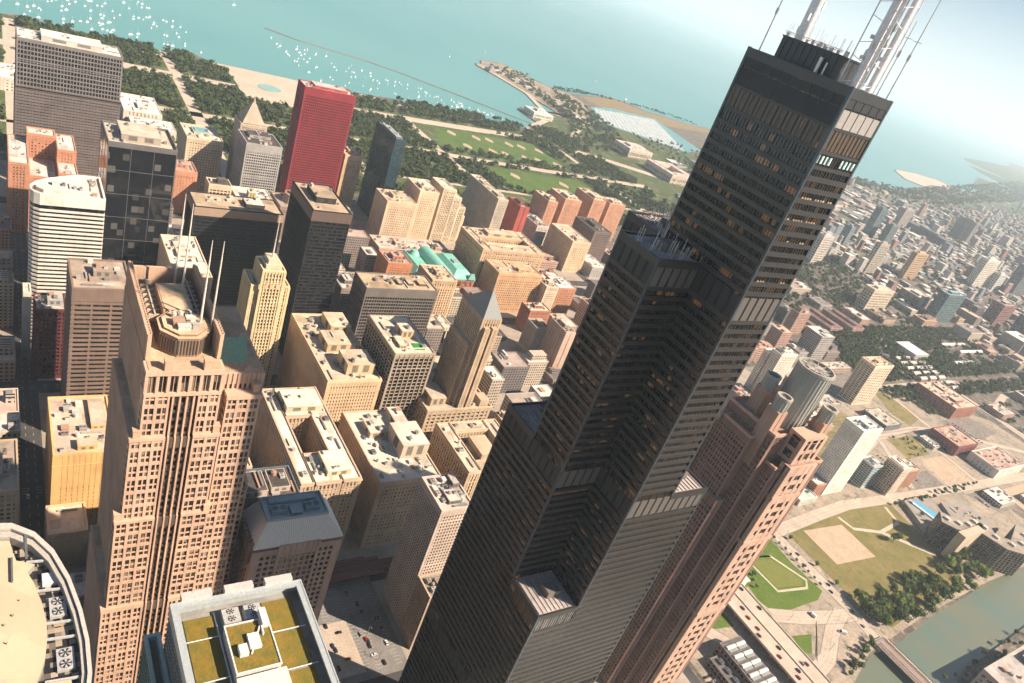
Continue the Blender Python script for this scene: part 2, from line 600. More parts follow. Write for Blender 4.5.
for path, w in (([(1262, 900), (1262, -200), (1275, -560), (1275, -800), (1290, -1290)], 26), ([(1500, 900), (1505, -40), (1500, -475), (1530, -760), (1560, -1000), (1500, -1250), (1380, -1500), (1300, -1800), (1500, -2600)], 40),
                ([(950, -354), (1490, -354)], 24), ([(950, -77), (1690, -90)], 22), ([(950, 200), (1690, 200)], 22), ([(950, -620), (1500, -620)], 18), ([(960, -1100), (1500, -1110)], 16), ([(1080, 900), (1085, -1200)], 12), ([(1640, 200), (1635, -1040)], 14),
                ([(1670, -1100), (1880, -1330), (2200, -1432), (2540, -1408)], 22), ([(1560, -1000), (1700, -1300), (1960, -1560), (2300, -1660)], 18)):
    road('park_road', path, w, 0.016 + 0.003 * (len(path) % 3), M_sand)
sheet('plaza_gravel', [(1420, -215), (1650, -215), (1650, -330), (1662, -420), (1440, -420)], 0.03, M_sand)
sheet('plaza_gravel', [(1640, -160), (1680, -170), (1665, -600), (1640, -600)], 0.034, M_sand)
mb = MB(); mb.cyl(1545, -290, 26, 0.0, 0.9, 28)
tag(mb.build('fountain_pool', plain((0.25, 0.42, 0.36), 0.2)), 'round green fountain basin in the pale park plaza', 'fountain')

sheet('sandy_promontory', [(2310, -4690), (2404, -4610), (2630, -4850), (2675, -4940), (2725, -5280), (2690, -5560), (2500, -5550), (2430, -5000)], 0.3, M_sand)
sheet('shore_park', [(2430, -5720), (2675, -6230), (3095, -7020), (3480, -7900), (3100, -8280), (3950, -8890), (4380, -9480), (3880, -9790), (4760, -10200), (5080, -10700), (5580, -12500), (6040, -14262), (4200, -14000), (2900, -9000), (2100, -6200), (1950, -4500), (2000, -3950)], 0.25, groundmat('shore_park_ground', (.05, .085, .045), (.10, .115, .06), .002, .03, (.22, .2, .15)))
# rail land and car parks behind the river side


sheet('rail_yard', [(950, -1290), (1290, -1560), (1480, -1800), (1600, -2600), (2000, -3500), (1960, -4000), (1500, -4000), (1000, -2600), (900, -1900)], 0.006, M_farland)
# right-hand river side: lots, lawns, ramps
sheet('open_lot', [(135, -240), (165, -480), (230, -500), (300, -480), (420, -780), (420, -1050), (350, -1060), (230, -1260), (90, -1260), (80, -960), (-20, -960), (-20, -710), (-26, -560), (-36, -440), (-75, -320), (-88, -240)], 0.008,
      groundmat('open_lot_ground', (0.27, 0.22, 0.165), (0.42, 0.33, 0.245), 0.025, 0.3, (0.17, 0.15, 0.12)))
sheet('field_lawn', [(110, -488), (115, -560), (119, -620), (112, -716), (68, -707), (24, -708), (0, -700), (-14, -640), (-18, -560), (-24, -500), (-6, -486), (40, -486)], 0.016, M_drylawn)
sheet('bare_dirt', [(106, -517), (101, -588), (51, -586), (56, -515)], 0.022, M_dirt)
road('path', [(112, -596), (92, -600), (78, -640), (84, -690), (110, -700)], 5, 0.026, M_sand)
road('path', [(78, -640), (30, -690)], 6, 0.030, M_sand)
sheet('lawn', [(110, -456), (72, -453), (34, -457), (27, -440), (27, -372), (46, -366), (75, -371), (98, -398), (112, -420)], 0.016, M_lawn)
for q in ((90, -395), (86, -432), (49, -449), (42, -441), (49, -398)): pass
tri = [(92, -398), (87, -433), (50, -450), (42, -441), (48, -400)]
road('path', tri + [tri[0], tri[1]], 3.2, 0.024, M_sand)
sheet('lawn', [(88, -402), (83, -430), (51, -445), (46, -438), (52, -403)], 0.020, groundmat('seeded_lawn', (0.15, 0.16, 0.035), (0.18, 0.18, 0.045), 0.1, 0.8))
sheet('lawn', [(56, -276), (56, -314), (30, -314), (34, -284)], 0.016, M_lawn)
sheet('lawn', [(4, -367), (-1, -392), (-17, -372), (-13, -364)], 0.016, M_lawn)
sheet('lawn', [(98, -362), (60, -360), (62, -368), (100, -392)], 0.018, M_lawn)
# east-west street over the river with kerbs, ramps and the north-south street
road('road', [(300, -474), (113, -470), (11, -470), (-20, -466), (-37, -463)], 15, 0.034, M_conc)
road('road', [(113, -470), (121, -560), (126, -631), (119, -746), (112, -877), (102, -1114), (95, -1400)], 16, 0.038, M_conc)
road('road', [(60, -262), (20, -290), (-30, -320), (-50, -340)], 14, 0.030, M_conc)
road('road', [(28, -366), (16, -400), (6, -440), (2, -466)], 16, 0.042, M_conc)
road('road', [(-32, -360), (-26, -385), (-6, -420), (8, -455)], 15, 0.046, M_conc)
road('road', [(130, -1255), (230, -1040), (345, -1060), (420, -1090)], 12, 0.040, M_conc)
road('road', [(345, -1060), (350, -1295), (312, -1600), (300, -2300)], 12, 0.044, M_conc)
road('road', [(95, -1300), (345, -1292), (940, -1288)], 18, 0.048, M_conc)
sheet('ramp_cut', [(6, -408), (9, -414), (-19, -374), (-25, -370)], 0.06, M_asphalt)
lm = MB()
for y in (-473.8, -466.4):
    lm.box(-34, 300, y - 0.15, y + 0.15, 0.05, 0.055)
x = -30
while x < 300:
    lm.box(x, x + 3, -470.2, -469.9, 0.05, 0.056); x += 8
tag(lm.build('lane_markings', plain((0.75, 0.7, 0.6), 0.8)), kind='structure')
sheet('parking_lot', [(78, 48), (172, 48), (172, -10), (78, -10)], 0.17, groundmat('lot_grey', (0.17, 0.155, 0.14), (0.25, 0.22, 0.2), .06, .8))
lm = MB()
for q in range(30):
    for yy in (-6, 8.5, 17, 32):
        lm.box(84 + q * 2.8, 84.14 + q * 2.8, yy, yy + 5, .18, .186)
tag(lm.build('lane_markings', M_line2), kind='structure')
sheet('parking_lot', [(84, 44), (128, 42), (128, 21), (84, 21)], 0.176, groundmat('lot_concrete', (0.42, 0.33, 0.25), (0.48, 0.38, 0.3), .1, .9))  # paler sheet paints the sunlit strip of the lot

# lots, grass and yards between the roads on the right
M_lot = groundmat('lot_asphalt', (0.16, 0.14, 0.12), (0.24, 0.2, 0.17), 0.05, 0.5, (0.34, 0.28, 0.22))
M_scrub = groundmat('scrub_grass', (0.17, 0.15, 0.05), (0.28, 0.21, 0.1), 0.03, 0.4, (0.10, 0.11, 0.03))
for nm_, pl_, m_ in (('scrub_ground', [(332, -1018), (330, -1054), (258, -1051), (243, -990), (278, -985)], M_scrub), ('scrub_ground', [(222, -884), (222, -960), (180, -945), (178, -874)], M_scrub),
                     ('parking_lot', [(245, -1090), (252, -1200), (200, -1226), (182, -1089)], M_lot), ('parking_lot', [(146, -800), (152, -884), (121, -880), (122, -784)], M_lot),
                     ('bare_dirt', [(172, -905), (172, -968), (113, -965), (115, -882)], M_dirt), ('parking_lot', [(98, -900), (96, -982), (58, -992), (55, -925)], M_lot),
                     ('bare_dirt', [(90, -994), (90, -1080), (30, -1080), (40, -990)], M_dirt), ('scrub_ground', [(116, -640), (110, -700), (112, -716), (88, -690), (84, -631), (98, -627)], M_scrub),
                     ('parking_lot', [(400, -940), (415, -1108), (332, -915), (312, -925)], M_lot), ('parking_lot', [(330, -700), (420, -700), (420, -900), (330, -900)], M_lot), ('scrub_ground', [(300, -690), (220, -640), (190, -720), (230, -850), (290, -860)], M_scrub),
                     ('parking_lot', [(230, -500), (300, -500), (300, -600), (240, -600)], M_lot), ('scrub_ground', [(60, -1090), (110, -1120), (112, -1250), (20, -1250), (10, -1090)], M_scrub)):
    sheet(nm_, pl_, 0.0125 + 0.0006 * (len(pl_[0]) + int(abs(pl_[0][0])) % 5), m_)
road('road', [(228, -1040), (238, -985), (228, -868), (200, -780), (185, -640), (190, -480)], 11, 0.043, M_conc)
road('road', [(228, -868), (128, -800)], 10, 0.051, M_conc)
road('road', [(236, -985), (110, -968)], 9, 0.054, M_conc)
road('road', [(300, -1575), (290, -1450), (262, -1350), (215, -1290), (90, -1284)], 14, 0.057, M_conc)
tk = MB()
for q in range(8):
    x_ = 228 + q * 7.5
    for dx in (-.75, .75): tk.box(x_ + dx - .08, x_ + dx + .08, -1000, -500, 0.07, 0.2)
    y_ = -1000
    while y_ < -500:
        tk.box(x_ - 1.3, x_ + 1.3, y_, y_ + .3, 0.02, 0.08); y_ += 2.4
tag(tk.build('railway_track', plain((0.13, 0.1, 0.085), .8)), 'bundle of parallel rail tracks leading to the striped station sheds', 'railway')

# ------------------------------------------------------------------ building kit
STY = {  # pier protrusion, slab protrusion
    'grid': (0.55, 0.4), 'bands': (0.2, 0.6), 'piers': (0.7, 0.25), 'glass': (0.18, 0.14)}


def facade(wm, gm, x0, x1, y0, y1, z0, z1, style='grid', bay=4.2, fl=3.9, pw=1.4, sh=1.5, top=3.0, base=0.0, jit=0.0, bw=0.0):
    pp, sp = STY[style]
    gm.box(x0 + 0.02, x1 - 0.02, y0 + 0.02, y1 - 0.02, z0, z1 - 0.3)
    z = z0 + base
    if base: wm.box(x0 - sp, x1 + sp, y0 - sp, y1 + sp, z0, z0 + base - fl * 0.5)
    while z < z1 - top - 0.2:
        wm.box(x0 - sp, x1 + sp, y0 - sp, y1 + sp, z + jit, min(z + sh, z1 - 0.5) + jit)
        z += fl
    wm.box(x0 - sp, x1 + sp, y0 - sp, y1 + sp, z1 - top + jit, z1 + jit)
    e = 0.35
    zt = z1 - 0.25
    nx = max(1, round((x1 - x0) / bay)); ny = max(1, round((y1 - y0) / bay))
    bw = bw or pw
    for i in range(nx + 1):
        c_ = x0 + (x1 - x0) * i / nx
        w = (bw if i in (0, nx) else pw) / 2
        a_, b_ = (x0 - pp, x0 + 2 * w - pp) if i == 0 else (x1 - 2 * w + pp, x1 + pp) if i == nx else (c_ - w, c_ + w)
        wm.box(a_, b_, y1 - e, y1 + pp, z0, zt)
        wm.box(a_, b_, y0 - pp, y0 + e, z0, zt)
    for j in range(1, ny):
        c_ = y0 + (y1 - y0) * j / ny
        wm.box(x0 - pp, x0 + e, c_ - pw / 2, c_ + pw / 2, z0, zt)
        wm.box(x1 - e, x1 + pp, c_ - pw / 2, c_ + pw / 2, z0, zt)
    for yy in ((y0 + e, y0 + e + bw), (y1 - e - bw, y1 - e)):
        wm.box(x0 - pp - 0.03, x0 + e, yy[0], yy[1], z0, zt - 0.05)
        wm.box(x1 - e, x1 + pp + 0.03, yy[0], yy[1], z0, zt - 0.05)


UNITC = [(0.55, 0.5, 0.44), (0.38, 0.34, 0.3), (0.22, 0.2, 0.19), (0.62, 0.55, 0.46), (0.42, 0.25, 0.16)]
FAN = None


def fan_unit(parent, x, y, z, w, d, h, rz=0, n=2, col=(0.55, 0.53, 0.5)):
    mb = MB()
    mb.box(x - w / 2, x + w / 2, y - d / 2, y + d / 2, z, z + h, 0)
    for i in range(n):
        fx = x - w / 2 + w * (i + 0.5) / n if w >= d else x
        fy = y if w >= d else y - d / 2 + d * (i + 0.5) / n
        r = min(w / n if w >= d else w, d if w >= d else d / n) * 0.42
        mb.cyl(fx, fy, r, z + h, z + h + 0.25, 14, 0, 1)
        for k in range(6):
            t = k * math.pi / 3
            c_, s_ = math.cos(t), math.sin(t)
            q = 0.28
            mb.face([(fx + r * .15 * c_, fy + r * .15 * s_, z + h + .3), (fx + r * .95 * math.cos(t - q), fy + r * .95 * math.sin(t - q), z + h + .3), (fx + r * .95 * math.cos(t + q), fy + r * .95 * math.sin(t + q), z + h + .3)], 0)
    return mb.build('fan_unit', [plain(col, 0.5, 0.2), plain((0.02, 0.02, 0.02), 0.9)], parent)


def clutter(parent, x0, x1, y0, y1, z, n, rnd, avoid=()):
    placed = list(avoid)
    tries = 0
    k = 0
    while k < n and tries < n * 12:
        tries += 1
        kind = rnd.random()
        w, d, h = rnd.uniform(1.8, 5), rnd.uniform(1.8, 5), rnd.uniform(1.2, 2.8)
        if kind > 0.78: w, d, h = (rnd.uniform(8, 16), 1.1, 0.9) if rnd.random() < .5 else (1.1, rnd.uniform(8, 16), 0.9)
        if x1 - x0 < w + 3 or y1 - y0 < d + 3: continue
        x = rnd.uniform(x0 + 1.2 + w / 2, x1 - 1.2 - w / 2); y = rnd.uniform(y0 + 1.2 + d / 2, y1 - 1.2 - d / 2)
        if any(x + w / 2 > q[0] and x - w / 2 < q[1] and y + d / 2 > q[2] and y - d / 2 < q[3] for q in placed): continue
        placed.append((x - w / 2 - .3, x + w / 2 + .3, y - d / 2 - .3, y + d / 2 + .3))
        mb = MB()
        cc = plain(rnd.choice(UNITC), 0.6)
        if kind > 0.78:
            mb.box(x - w / 2, x + w / 2, y - d / 2, y + d / 2, z + 0.3, z + 0.3 + h)
            for q in range(3):
                if w > d: mb.box(x - w / 2 + w * (q + .5) / 3 - .2, x - w / 2 + w * (q + .5) / 3 + .2, y - d / 2 + .1, y + d / 2 - .1, z, z + .3)
                else: mb.box(x - w / 2 + .1, x + w / 2 - .1, y - d / 2 + d * (q + .5) / 3 - .2, y - d / 2 + d * (q + .5) / 3 + .2, z, z + .3)
            mb.build('duct', cc, parent)
        elif kind < 0.45:
            fan_unit(parent, x, y, z, w, d, h, n=2 if max(w, d) > 3 else 1, col=rnd.choice(UNITC[:4]))
        elif kind < 0.6:
            mb.cyl(x, y, min(w, d) / 2, z, z + h, 12); mb.cyl(x, y, min(w, d) / 2 * .6, z + h, z + h + .5, 12)
            mb.build('vent', cc, parent)
        else:
            mb.box(x - w / 2, x + w / 2, y - d / 2, y + d / 2, z, z + h); mb.box(x - w / 2 - .15, x + w / 2 + .15, y - d / 2 - .15, y + d / 2 + .15, z + h, z + h + .2)
            mb.build('roof_hatch', cc, parent)
        k += 1


def penthouse(parent, x0, x1, y0, y1, z, h, wc, rc, louv=True):
    mb = MB()
    mb.box(x0, x1, y0, y1, z, z + h - 0.5, 0)
    mb.box(x0 - 0.2, x1 + 0.2, y0 - 0.2, y1 + 0.2, z + h - 0.5, z + h, 0)
    mb.box(x0 + 0.3, x1 - 0.3, y0 + 0.3, y1 - 0.3, z + h, z + h + 0.06, 1)
    if louv:
        zz = z + h * .25
        k = 0
        while zz < z + h - 1.2:
            L = (y1 - y0) * .22
            mb.box(x0 - 0.12, x0 + .05, y0 + (y1 - y0) * .2, y0 + (y1 - y0) * .2 + L, zz, zz + .22, 2)
            mb.box(x0 - 0.12, x0 + .05, y0 + (y1 - y0) * .6, y0 + (y1 - y0) * .6 + L, zz, zz + .22, 2)
            L = (x1 - x0) * .25
            mb.box(x0 + (x1 - x0) * .3, x0 + (x1 - x0) * .3 + L, y1 - .05, y1 + .12, zz, zz + .22, 2)
            zz += .5
    return mb.build('penthouse', [wall(wc), roofm(rc), plain((0.07, 0.065, 0.06), .8)], parent)


FOOT = []


def tower(name, label, cat, b, style='grid', wc=TAN, gl=None, rc=RTAN, bay=4.2, fl=3.9, pw=1.4, sh=1.5, top=4.0, base=5.0, bw=0.0, pents=((.3, .7, .3, .7, 5),), pwc=None, prc=None, n=7,
          wings=None, court=None, cornice=0, par=1.1, seed=0, group=None, setb=None):
    x0, x1, y0, y1, h = b
    FOOT.append((x0, x1, y0, y1))
    rnd = random.Random(seed or hash_(name + label))
    cx, cy = (x0 + x1) / 2, (y0 + y1) / 2
    T = thing(name, label, cat, (cx, cy, 0), group)
    X0, X1, Y0, Y1 = x0 - cx, x1 - cx, y0 - cy, y1 - cy
    if style == 'grid' and sum(wc) > .55:
        pw *= 1.16; sh *= 1.14
    if sum(wc) > .7: wc = tuple(min(.78, c_ * 1.16) for c_ in wc)
    rc = tuple(min(.78, c_ * 1.14) for c_ in rc)
    n = int(n * 1.7)
    gl = gl or glass()
    wm, gm, rm, pm = MB(), MB(), MB(), MB()
    if court:
        a0, a1, c0, c1 = X0 + (X1 - X0) * court[0], X0 + (X1 - X0) * court[1], Y0 + (Y1 - Y0) * court[2], Y0 + (Y1 - Y0) * court[3]
        W = [(X0, X1, Y0, c0, h), (X0, X1, c1, Y1, h), (X0, a0, c0, c1, h), (a1, X1, c0, c1, h)]
        lowf = (a0, a1, c0, c1, h * court[4])
    elif wings:
        W = [(X0 + (X1 - X0) * w[0], X0 + (X1 - X0) * w[1], Y0 + (Y1 - Y0) * w[2], Y0 + (Y1 - Y0) * w[3], h * w[4]) for w in wings]
        lowf = None
    else:
        W = [(X0, X1, Y0, Y1, h)]; lowf = None
    pp, sp = STY[style]
    for i, (u0, u1, v0, v1, hh) in enumerate(W):
        facade(wm, gm, u0, u1, v0, v1, 0, hh, style, bay, fl, pw, sh, top, base, 0.02 * i, bw)
        pm, rm = MB(), MB()
        o_ = sp + 0.06
        if style in ('grid', 'piers') and hh > 30 and sum(wc) > .5:
            for fz_ in ((.12, .86) if rnd.random() < .6 else (.2, .55, .9)):
                zb_ = round(hh * fz_ / fl) * fl + .9 + .013 * i
                wm.box(u0 - pp - .25, u1 + pp + .25, v0 - pp - .25, v1 + pp + .25, zb_, zb_ + .55)
        if cornice:
            pm.box(u0 - cornice, u1 + cornice, v0 - cornice, v1 + cornice, hh - 1.6, hh - 0.35)
        pm.ring(u0 - o_, u1 + o_, v0 - o_, v1 + o_, 0.75 + sp, hh + 0.04 + .02 * i, hh + par)
        rm.box(u0 + .5, u1 - .5, v0 + .5, v1 - .5, hh, hh + 0.12)
        for q_ in range(rnd.randint(3, 6)):
            pw_, pd_ = rnd.uniform(2, max(3, (u1 - u0) * .4)), rnd.uniform(2, max(3, (v1 - v0) * .4))
            px_, py_ = rnd.uniform(u0 + 1, max(u0 + 1.1, u1 - 1 - pw_)), rnd.uniform(v0 + 1, max(v0 + 1.1, v1 - 1 - pd_))
            rm.box(px_, min(px_ + pw_, u1 - .8), py_, min(py_ + pd_, v1 - .8), hh + .05, hh + .135 + .012 * q_, 1 + q_ % 2)
        pm.build('parapet', wall(tuple(min(.8, c_ * 1.08) for c_ in wc)), T)
        rm.build('roof', [roofm(rc), roofm(tuple(c_ * .74 for c_ in rc)), roofm(tuple(min(.8, c_ * 1.12) for c_ in rc))], T)
    if lowf:
        rm = MB(); rm.box(lowf[0], lowf[1], lowf[2], lowf[3], lowf[4] - .3, lowf[4])
        rm.build('court_roof', roofm(rc), T)
    wm.build('wall', wall(wc), T)
    gm.build('glazing', gl, T)
    av = []
    for p_ in pents:
        q = (X0 + (X1 - X0) * p_[0], X0 + (X1 - X0) * p_[1], Y0 + (Y1 - Y0) * p_[2], Y0 + (Y1 - Y0) * p_[3])
        zz = (p_[5] if len(p_) > 5 else h) + .1
        penthouse(T, q[0], q[1], q[2], q[3], zz, p_[4], pwc or wc, prc or rc)
        av.append((q[0] - .5, q[1] + .5, q[2] - .5, q[3] + .5))
        if (q[1] - q[0]) > 9 and (q[3] - q[2]) > 9: clutter(T, q[0], q[1], q[2], q[3], zz + p_[4] + .06, 2, rnd)
    if n:
        per = max(1, n // len(W))
        for (u0, u1, v0, v1, hh) in W:
            clutter(T, u0 + .8, u1 - .8, v0 + .8, v1 - .8, hh + .12, per, rnd, av)
    return T


def hash_(s_):
    h = 7
    for ch in s_: h = (h * 31 + ord(ch)) % 1000003
    return h

# ------------------------------------------------------------------ the black tower of bundled tubes
def bundled_tower():
    T = thing('bundled_tube_skyscraper', 'towering black skyscraper of stepped square tubes crowned by white antenna masts', 'skyscraper', (0, 0, 0))
    fr, ntf, bf = newmat('black_aluminium')
    bf.inputs['Base Color'].default_value = (0.05, 0.046, 0.043, 1)
    bf.inputs['Roughness'].default_value = 0.42
    bf.inputs['Specular IOR Level'].default_value = 0.6
    nz = noise(ntf, objco(ntf), 0.15, 3)
    ntf.links.new(mixc(ntf, mapr(ntf, nz, .3, .7, 0, 1), (0.023, 0.0215, 0.02), (0.032, 0.029, 0.026)), bf.inputs['Base Color'])
    edge = plain((0.06, 0.075, 0.085), 0.35, 0.3)
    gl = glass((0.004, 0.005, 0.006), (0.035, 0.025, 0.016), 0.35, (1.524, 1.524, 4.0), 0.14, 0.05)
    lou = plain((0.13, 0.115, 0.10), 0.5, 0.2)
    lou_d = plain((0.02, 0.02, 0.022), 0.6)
    rf = roofm((0.46, 0.38, 0.34))
    pale = plain((0.32, 0.29, 0.26), 0.6)
    w = 22.86
    H = {(-1, 1): 203, (1, -1): 203, (1, 1): 268, (-1, -1): 268, (0, 1): 368, (1, 0): 368, (0, -1): 368, (-1, 0): 442, (0, 0): 442}
    bands = [(122, 131, lou_d), (258, 267.5, lou), (357, 367, lou)]
    FOOT.append((-40, 40, -40, 40))
    k = 0
    for (i, j), h in H.items():
        x0, x1, y0, y1 = i * w - w / 2, i * w + w / 2, j * w - w / 2, j * w + w / 2
        mb = MB()
        g = 0.02 + 0.004 * k
        mb.box(x0 + g, x1 - g, y0 + g, y1 - g, 0, h - 1, 1)
        z = 12.0
        jit = 0.0
        # outer sides only where the neighbour is missing or lower
        sides = []
        for (dx, dy) in ((-1, 0), (1, 0), (0, -1), (0, 1)):
            hn = H.get((i + dx, j + dy), 0)
            if hn < h: sides.append((dx, dy, hn))
        sub = {}
        for dx, dy, hn in sides:
            def plate(zz0, zz1, d, mi, u0=0.0, u1=1.0, tgt=mb):
                if dx:
                    xa, xb = (x0 - d, x0 + .5) if dx < 0 else (x1 - .5, x1 + d)
                    tgt.box(xa, xb, y0 + (y1 - y0) * u0, y0 + (y1 - y0) * u1, zz0, zz1, mi)
                else:
                    ya, yb = (y0 - d, y0 + .5) if dy < 0 else (y1 - .5, y1 + d)
                    tgt.box(x0 + (x1 - x0) * u0, x0 + (x1 - x0) * u1, ya, yb, zz0, zz1, mi)
            z = 10.0
            while z < h - 27.5 if h > 430 else z < h - 10:
                if z >= hn + .5 and not any(q[0] - 1 < z < q[1] for q in bands):
                    plate(z, z + 1.7, 0.5, 0)
                z += 4.02
            n5 = 15
            for q in range(n5 + 1):
                big = q % 3 == 0
                u = q / n5
                hw = (0.2 if big else 0.07) / w
                plate(max(hn, 0), h - .4, 0.2 if big else 0.12, 3, max(0, u - hw), min(1, u + hw))
            for (za, zb, lm_) in bands:
                if za >= hn - 1 and zb <= h + 1:
                    key = (za, lm_.name)
                    sub.setdefault((za, lm_.name, dx, dy), (MB(), lm_ if dx else lou_d))  # louvres facing north and south coloured darker to paint their shade
                    bm_ = sub[(za, lm_.name, dx, dy)][0]
                    for q in range(5):
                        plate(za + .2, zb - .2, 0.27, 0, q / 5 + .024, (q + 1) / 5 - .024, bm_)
            plate(h - 2.6, h + .6, 0.4, 0)
            if h > 430:
                topb = sub.setdefault((1, 'top', dx, dy), (MB(), lou_d))[0]
                pb = sub.setdefault((2, 'pale', dx, dy), (MB(), pale if dx else lou_d))[0]  # pale panels turn dark north and south, standing in for shade
                brz = sub.setdefault((3, 'bronze', dx, dy), (MB(), plain((0.10, 0.065, 0.035), .35)))[0]
                for q in range(5):
                    plate(436.4, 439.2, .28, 0, q / 5 + .016, (q + 1) / 5 - .016, topb)
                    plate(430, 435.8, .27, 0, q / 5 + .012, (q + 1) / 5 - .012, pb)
                for q in range(10):
                    plate(422.4, 429, .1, 0, q / 10 + .018, (q + 1) / 10 - .018, brz)
                plate(429.1, 429.8, .3, 0); plate(421.2, 422.2, .3, 0); plate(416, 417.2, .3, 0)
                if dx < 0:
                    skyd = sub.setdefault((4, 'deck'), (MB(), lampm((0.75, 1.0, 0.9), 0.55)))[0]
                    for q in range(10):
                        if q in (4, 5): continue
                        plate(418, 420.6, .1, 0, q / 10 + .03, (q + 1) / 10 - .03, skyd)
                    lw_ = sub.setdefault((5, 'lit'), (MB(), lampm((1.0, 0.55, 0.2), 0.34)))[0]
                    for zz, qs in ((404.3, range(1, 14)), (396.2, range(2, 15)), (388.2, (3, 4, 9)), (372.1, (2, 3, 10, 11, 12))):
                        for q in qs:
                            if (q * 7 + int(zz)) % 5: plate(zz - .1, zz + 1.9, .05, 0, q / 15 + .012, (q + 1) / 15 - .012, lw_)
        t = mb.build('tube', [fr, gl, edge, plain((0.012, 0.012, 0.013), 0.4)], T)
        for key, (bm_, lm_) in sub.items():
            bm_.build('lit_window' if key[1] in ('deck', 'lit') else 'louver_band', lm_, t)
        # corner posts where two open sides meet, bluish tone painting their lit edges
        eb = MB()
        for sx in (-1, 1):
            for sy in (-1, 1):
                hn = max(H.get((i + sx, j), 0), H.get((i, j + sy), 0))
                if hn < h:
                    xx = x0 if sx < 0 else x1; yy = y0 if sy < 0 else y1
                    eb.box(xx - .48, xx + .48, yy - .48, yy + .48, max(hn, 0), h + .75, 0)
        eb.build('corner_post', edge, t)
        rb = MB()
        rb.box(x0 + .6, x1 - .6, y0 + .6, y1 - .6, h - 1, h - .3, 0)
        if h < 430:
            for q in range(9):
                yy = y0 + 2 + q * 2.4
                rb.box(x0 + 1.4, x1 - 1.4, yy, yy + .25, h - .3, h + .1, 0)
        rb.build('roof_deck', rf, t)
        if h < 430:
            rnd = random.Random(k + 3)
            pb = MB()
            pb.box(x0 + 8, x0 + 14, y0 + 6, y0 + 13, h - .3, h + 3.2)
            pb.build('roof_hatch', plain((0.16, 0.13, 0.11), .8), t)
            if h > 300:
                wb = MB()
                for q in range(26):
                    xx, yy = rnd.uniform(x0 + 1, x1 - 1), rnd.uniform(y0 + 1, y1 - 1)
                    wb.tube((xx, yy, h - .3), (xx, yy, h + rnd.uniform(3, 8)), 0.13, 5)
                    if rnd.random() < .5: wb.box(xx - .5, xx + .5, yy - .4, yy + .4, h - .3, h + 1)
                for q in range(10):
                    f_ = q / 9
                    wb.tube((x0 + .6 + f_ * (x1 - x0 - 1.2), y0 + .6, h + .5), (x0 + .6 + f_ * (x1 - x0 - 1.2), y0 + .6, h + 3), .1, 4)
                wb.build('roof_whip_aerials', plain((0.55, 0.5, 0.46), .5, .3), t)
        k += 1
    # rooftop plant room and masts
    pb = MB()
    pb.box(-21, 4, -6.5, 6.5, 441, 449.5, 0)
    pb.box(-21.3, 4.3, -6.8, 6.8, 449.5, 450, 0)
    for q in range(9):
        pb.box(-20.5 + q * 2.8, -19.9 + q * 2.8, 6.5, 6.75, 441, 449.3, 0)
    pb.build('plant_room', plain((0.035, 0.04, 0.042), .5), T)
    db = MB()
    db.cyl(-15.5, 7.4, .7, 441, 447.5, 10); db.cyl(-18.2, 7.4, .3, 441, 446.5, 8)
    db.build('flue', plain((0.6, 0.58, 0.55), .4, .5), T)
    rnd = random.Random(5)
    rl = MB()
    for q in range(34):
        x, y = rnd.uniform(-23, 4), rnd.choice((-6, 6, rnd.uniform(-6, 6)))
        rl.tube((x, y, 450), (x, y, 450 + rnd.uniform(1.5, 5.5)), .07, 4)
        if q % 3 == 0: rl.box(x - .6, x + .6, y - .5, y + .5, 450, 450 + rnd.uniform(.8, 1.8))
    rl.tube((-21, 6.4, 451.4), (4, 6.4, 451.4), .12, 5); rl.tube((-21, 6.4, 450.9), (4, 6.4, 450.9), .1, 5)
    rl.build('roof_whip_aerials', plain((0.5, 0.47, 0.44), .5, .3), T)
    white = plain((0.78, 0.76, 0.73), .45)
    for (mx, my, lean) in ((2, 0, 0), (-27, 0, 1)):
        mb = MB()
        mb.cyl(mx, my, 2.1, 449 if not lean else 441, 470, 20)
        mb.cyl(mx, my, 2.45, 470, 470.8, 20)
        mb.cyl(mx, my, 1.7, 470.8, 500, 18)
        mb.cyl(mx, my, 1.0, 500, 527, 14)
        for q in range(10):
            z = 452 + q * 4.6
            t_ = q * 1.9
            mb.box(mx + 2.2 * math.cos(t_) - .5, mx + 2.2 * math.cos(t_) + .5, my + 2.2 * math.sin(t_) - .5, my + 2.2 * math.sin(t_) + .5, z, z + 2.2)
        for q in range(3):
            t_ = math.radians(200 + q * 35)
            mb.tube((mx + 2.3 * math.cos(t_), my + 2.3 * math.sin(t_), 445), (mx + 2.3 * math.cos(t_), my + 2.3 * math.sin(t_), 492), .13, 5)
        mst = mb.build('antenna_mast', white, T)
        if lean:
            lt = MB()
            for q in range(5):
                z = 443 + q * 6.2
                for (ax, ay, bx, by) in ((-31.5, -4, -31.5, 4), (-31.5, 4, -23, 4), (-31.5, -4, -23, -4)):
                    f2_ = (q % 2)
                    lt.tube((ax if f2_ else bx, ay if f2_ else by, z), (bx if f2_ else ax, by if f2_ else ay, z + 2.2), .14, 4)
            for (ax, ay) in ((-31.5, -4), (-31.5, 4), (-23, 4), (-23, -4)):
                lt.tube((ax, ay, 441), (ax, ay, 474), .22, 6)
            lt.tube((-31, -1.5, 441), (-31, -1.5, 489), 1.0, 12)
            lt.tube((-29.3, 3.6, 441), (-29.3, 3.6, 476), .55, 10)
            lt.build('mast_scaffold', plain((0.74, 0.70, 0.67), .5), mst)
            st = MB()
            for q in range(11):
                st.cyl(-27 + 2.6 * math.cos(q * 2.4), 2.6 * math.sin(q * 2.4), .75, 447 + q * 1.3, 448.2 + q * 1.3, 10, 0)
            st.build('antenna_drum', plain((0.72, 0.62, 0.57), .5), mst)
    sa = MB()
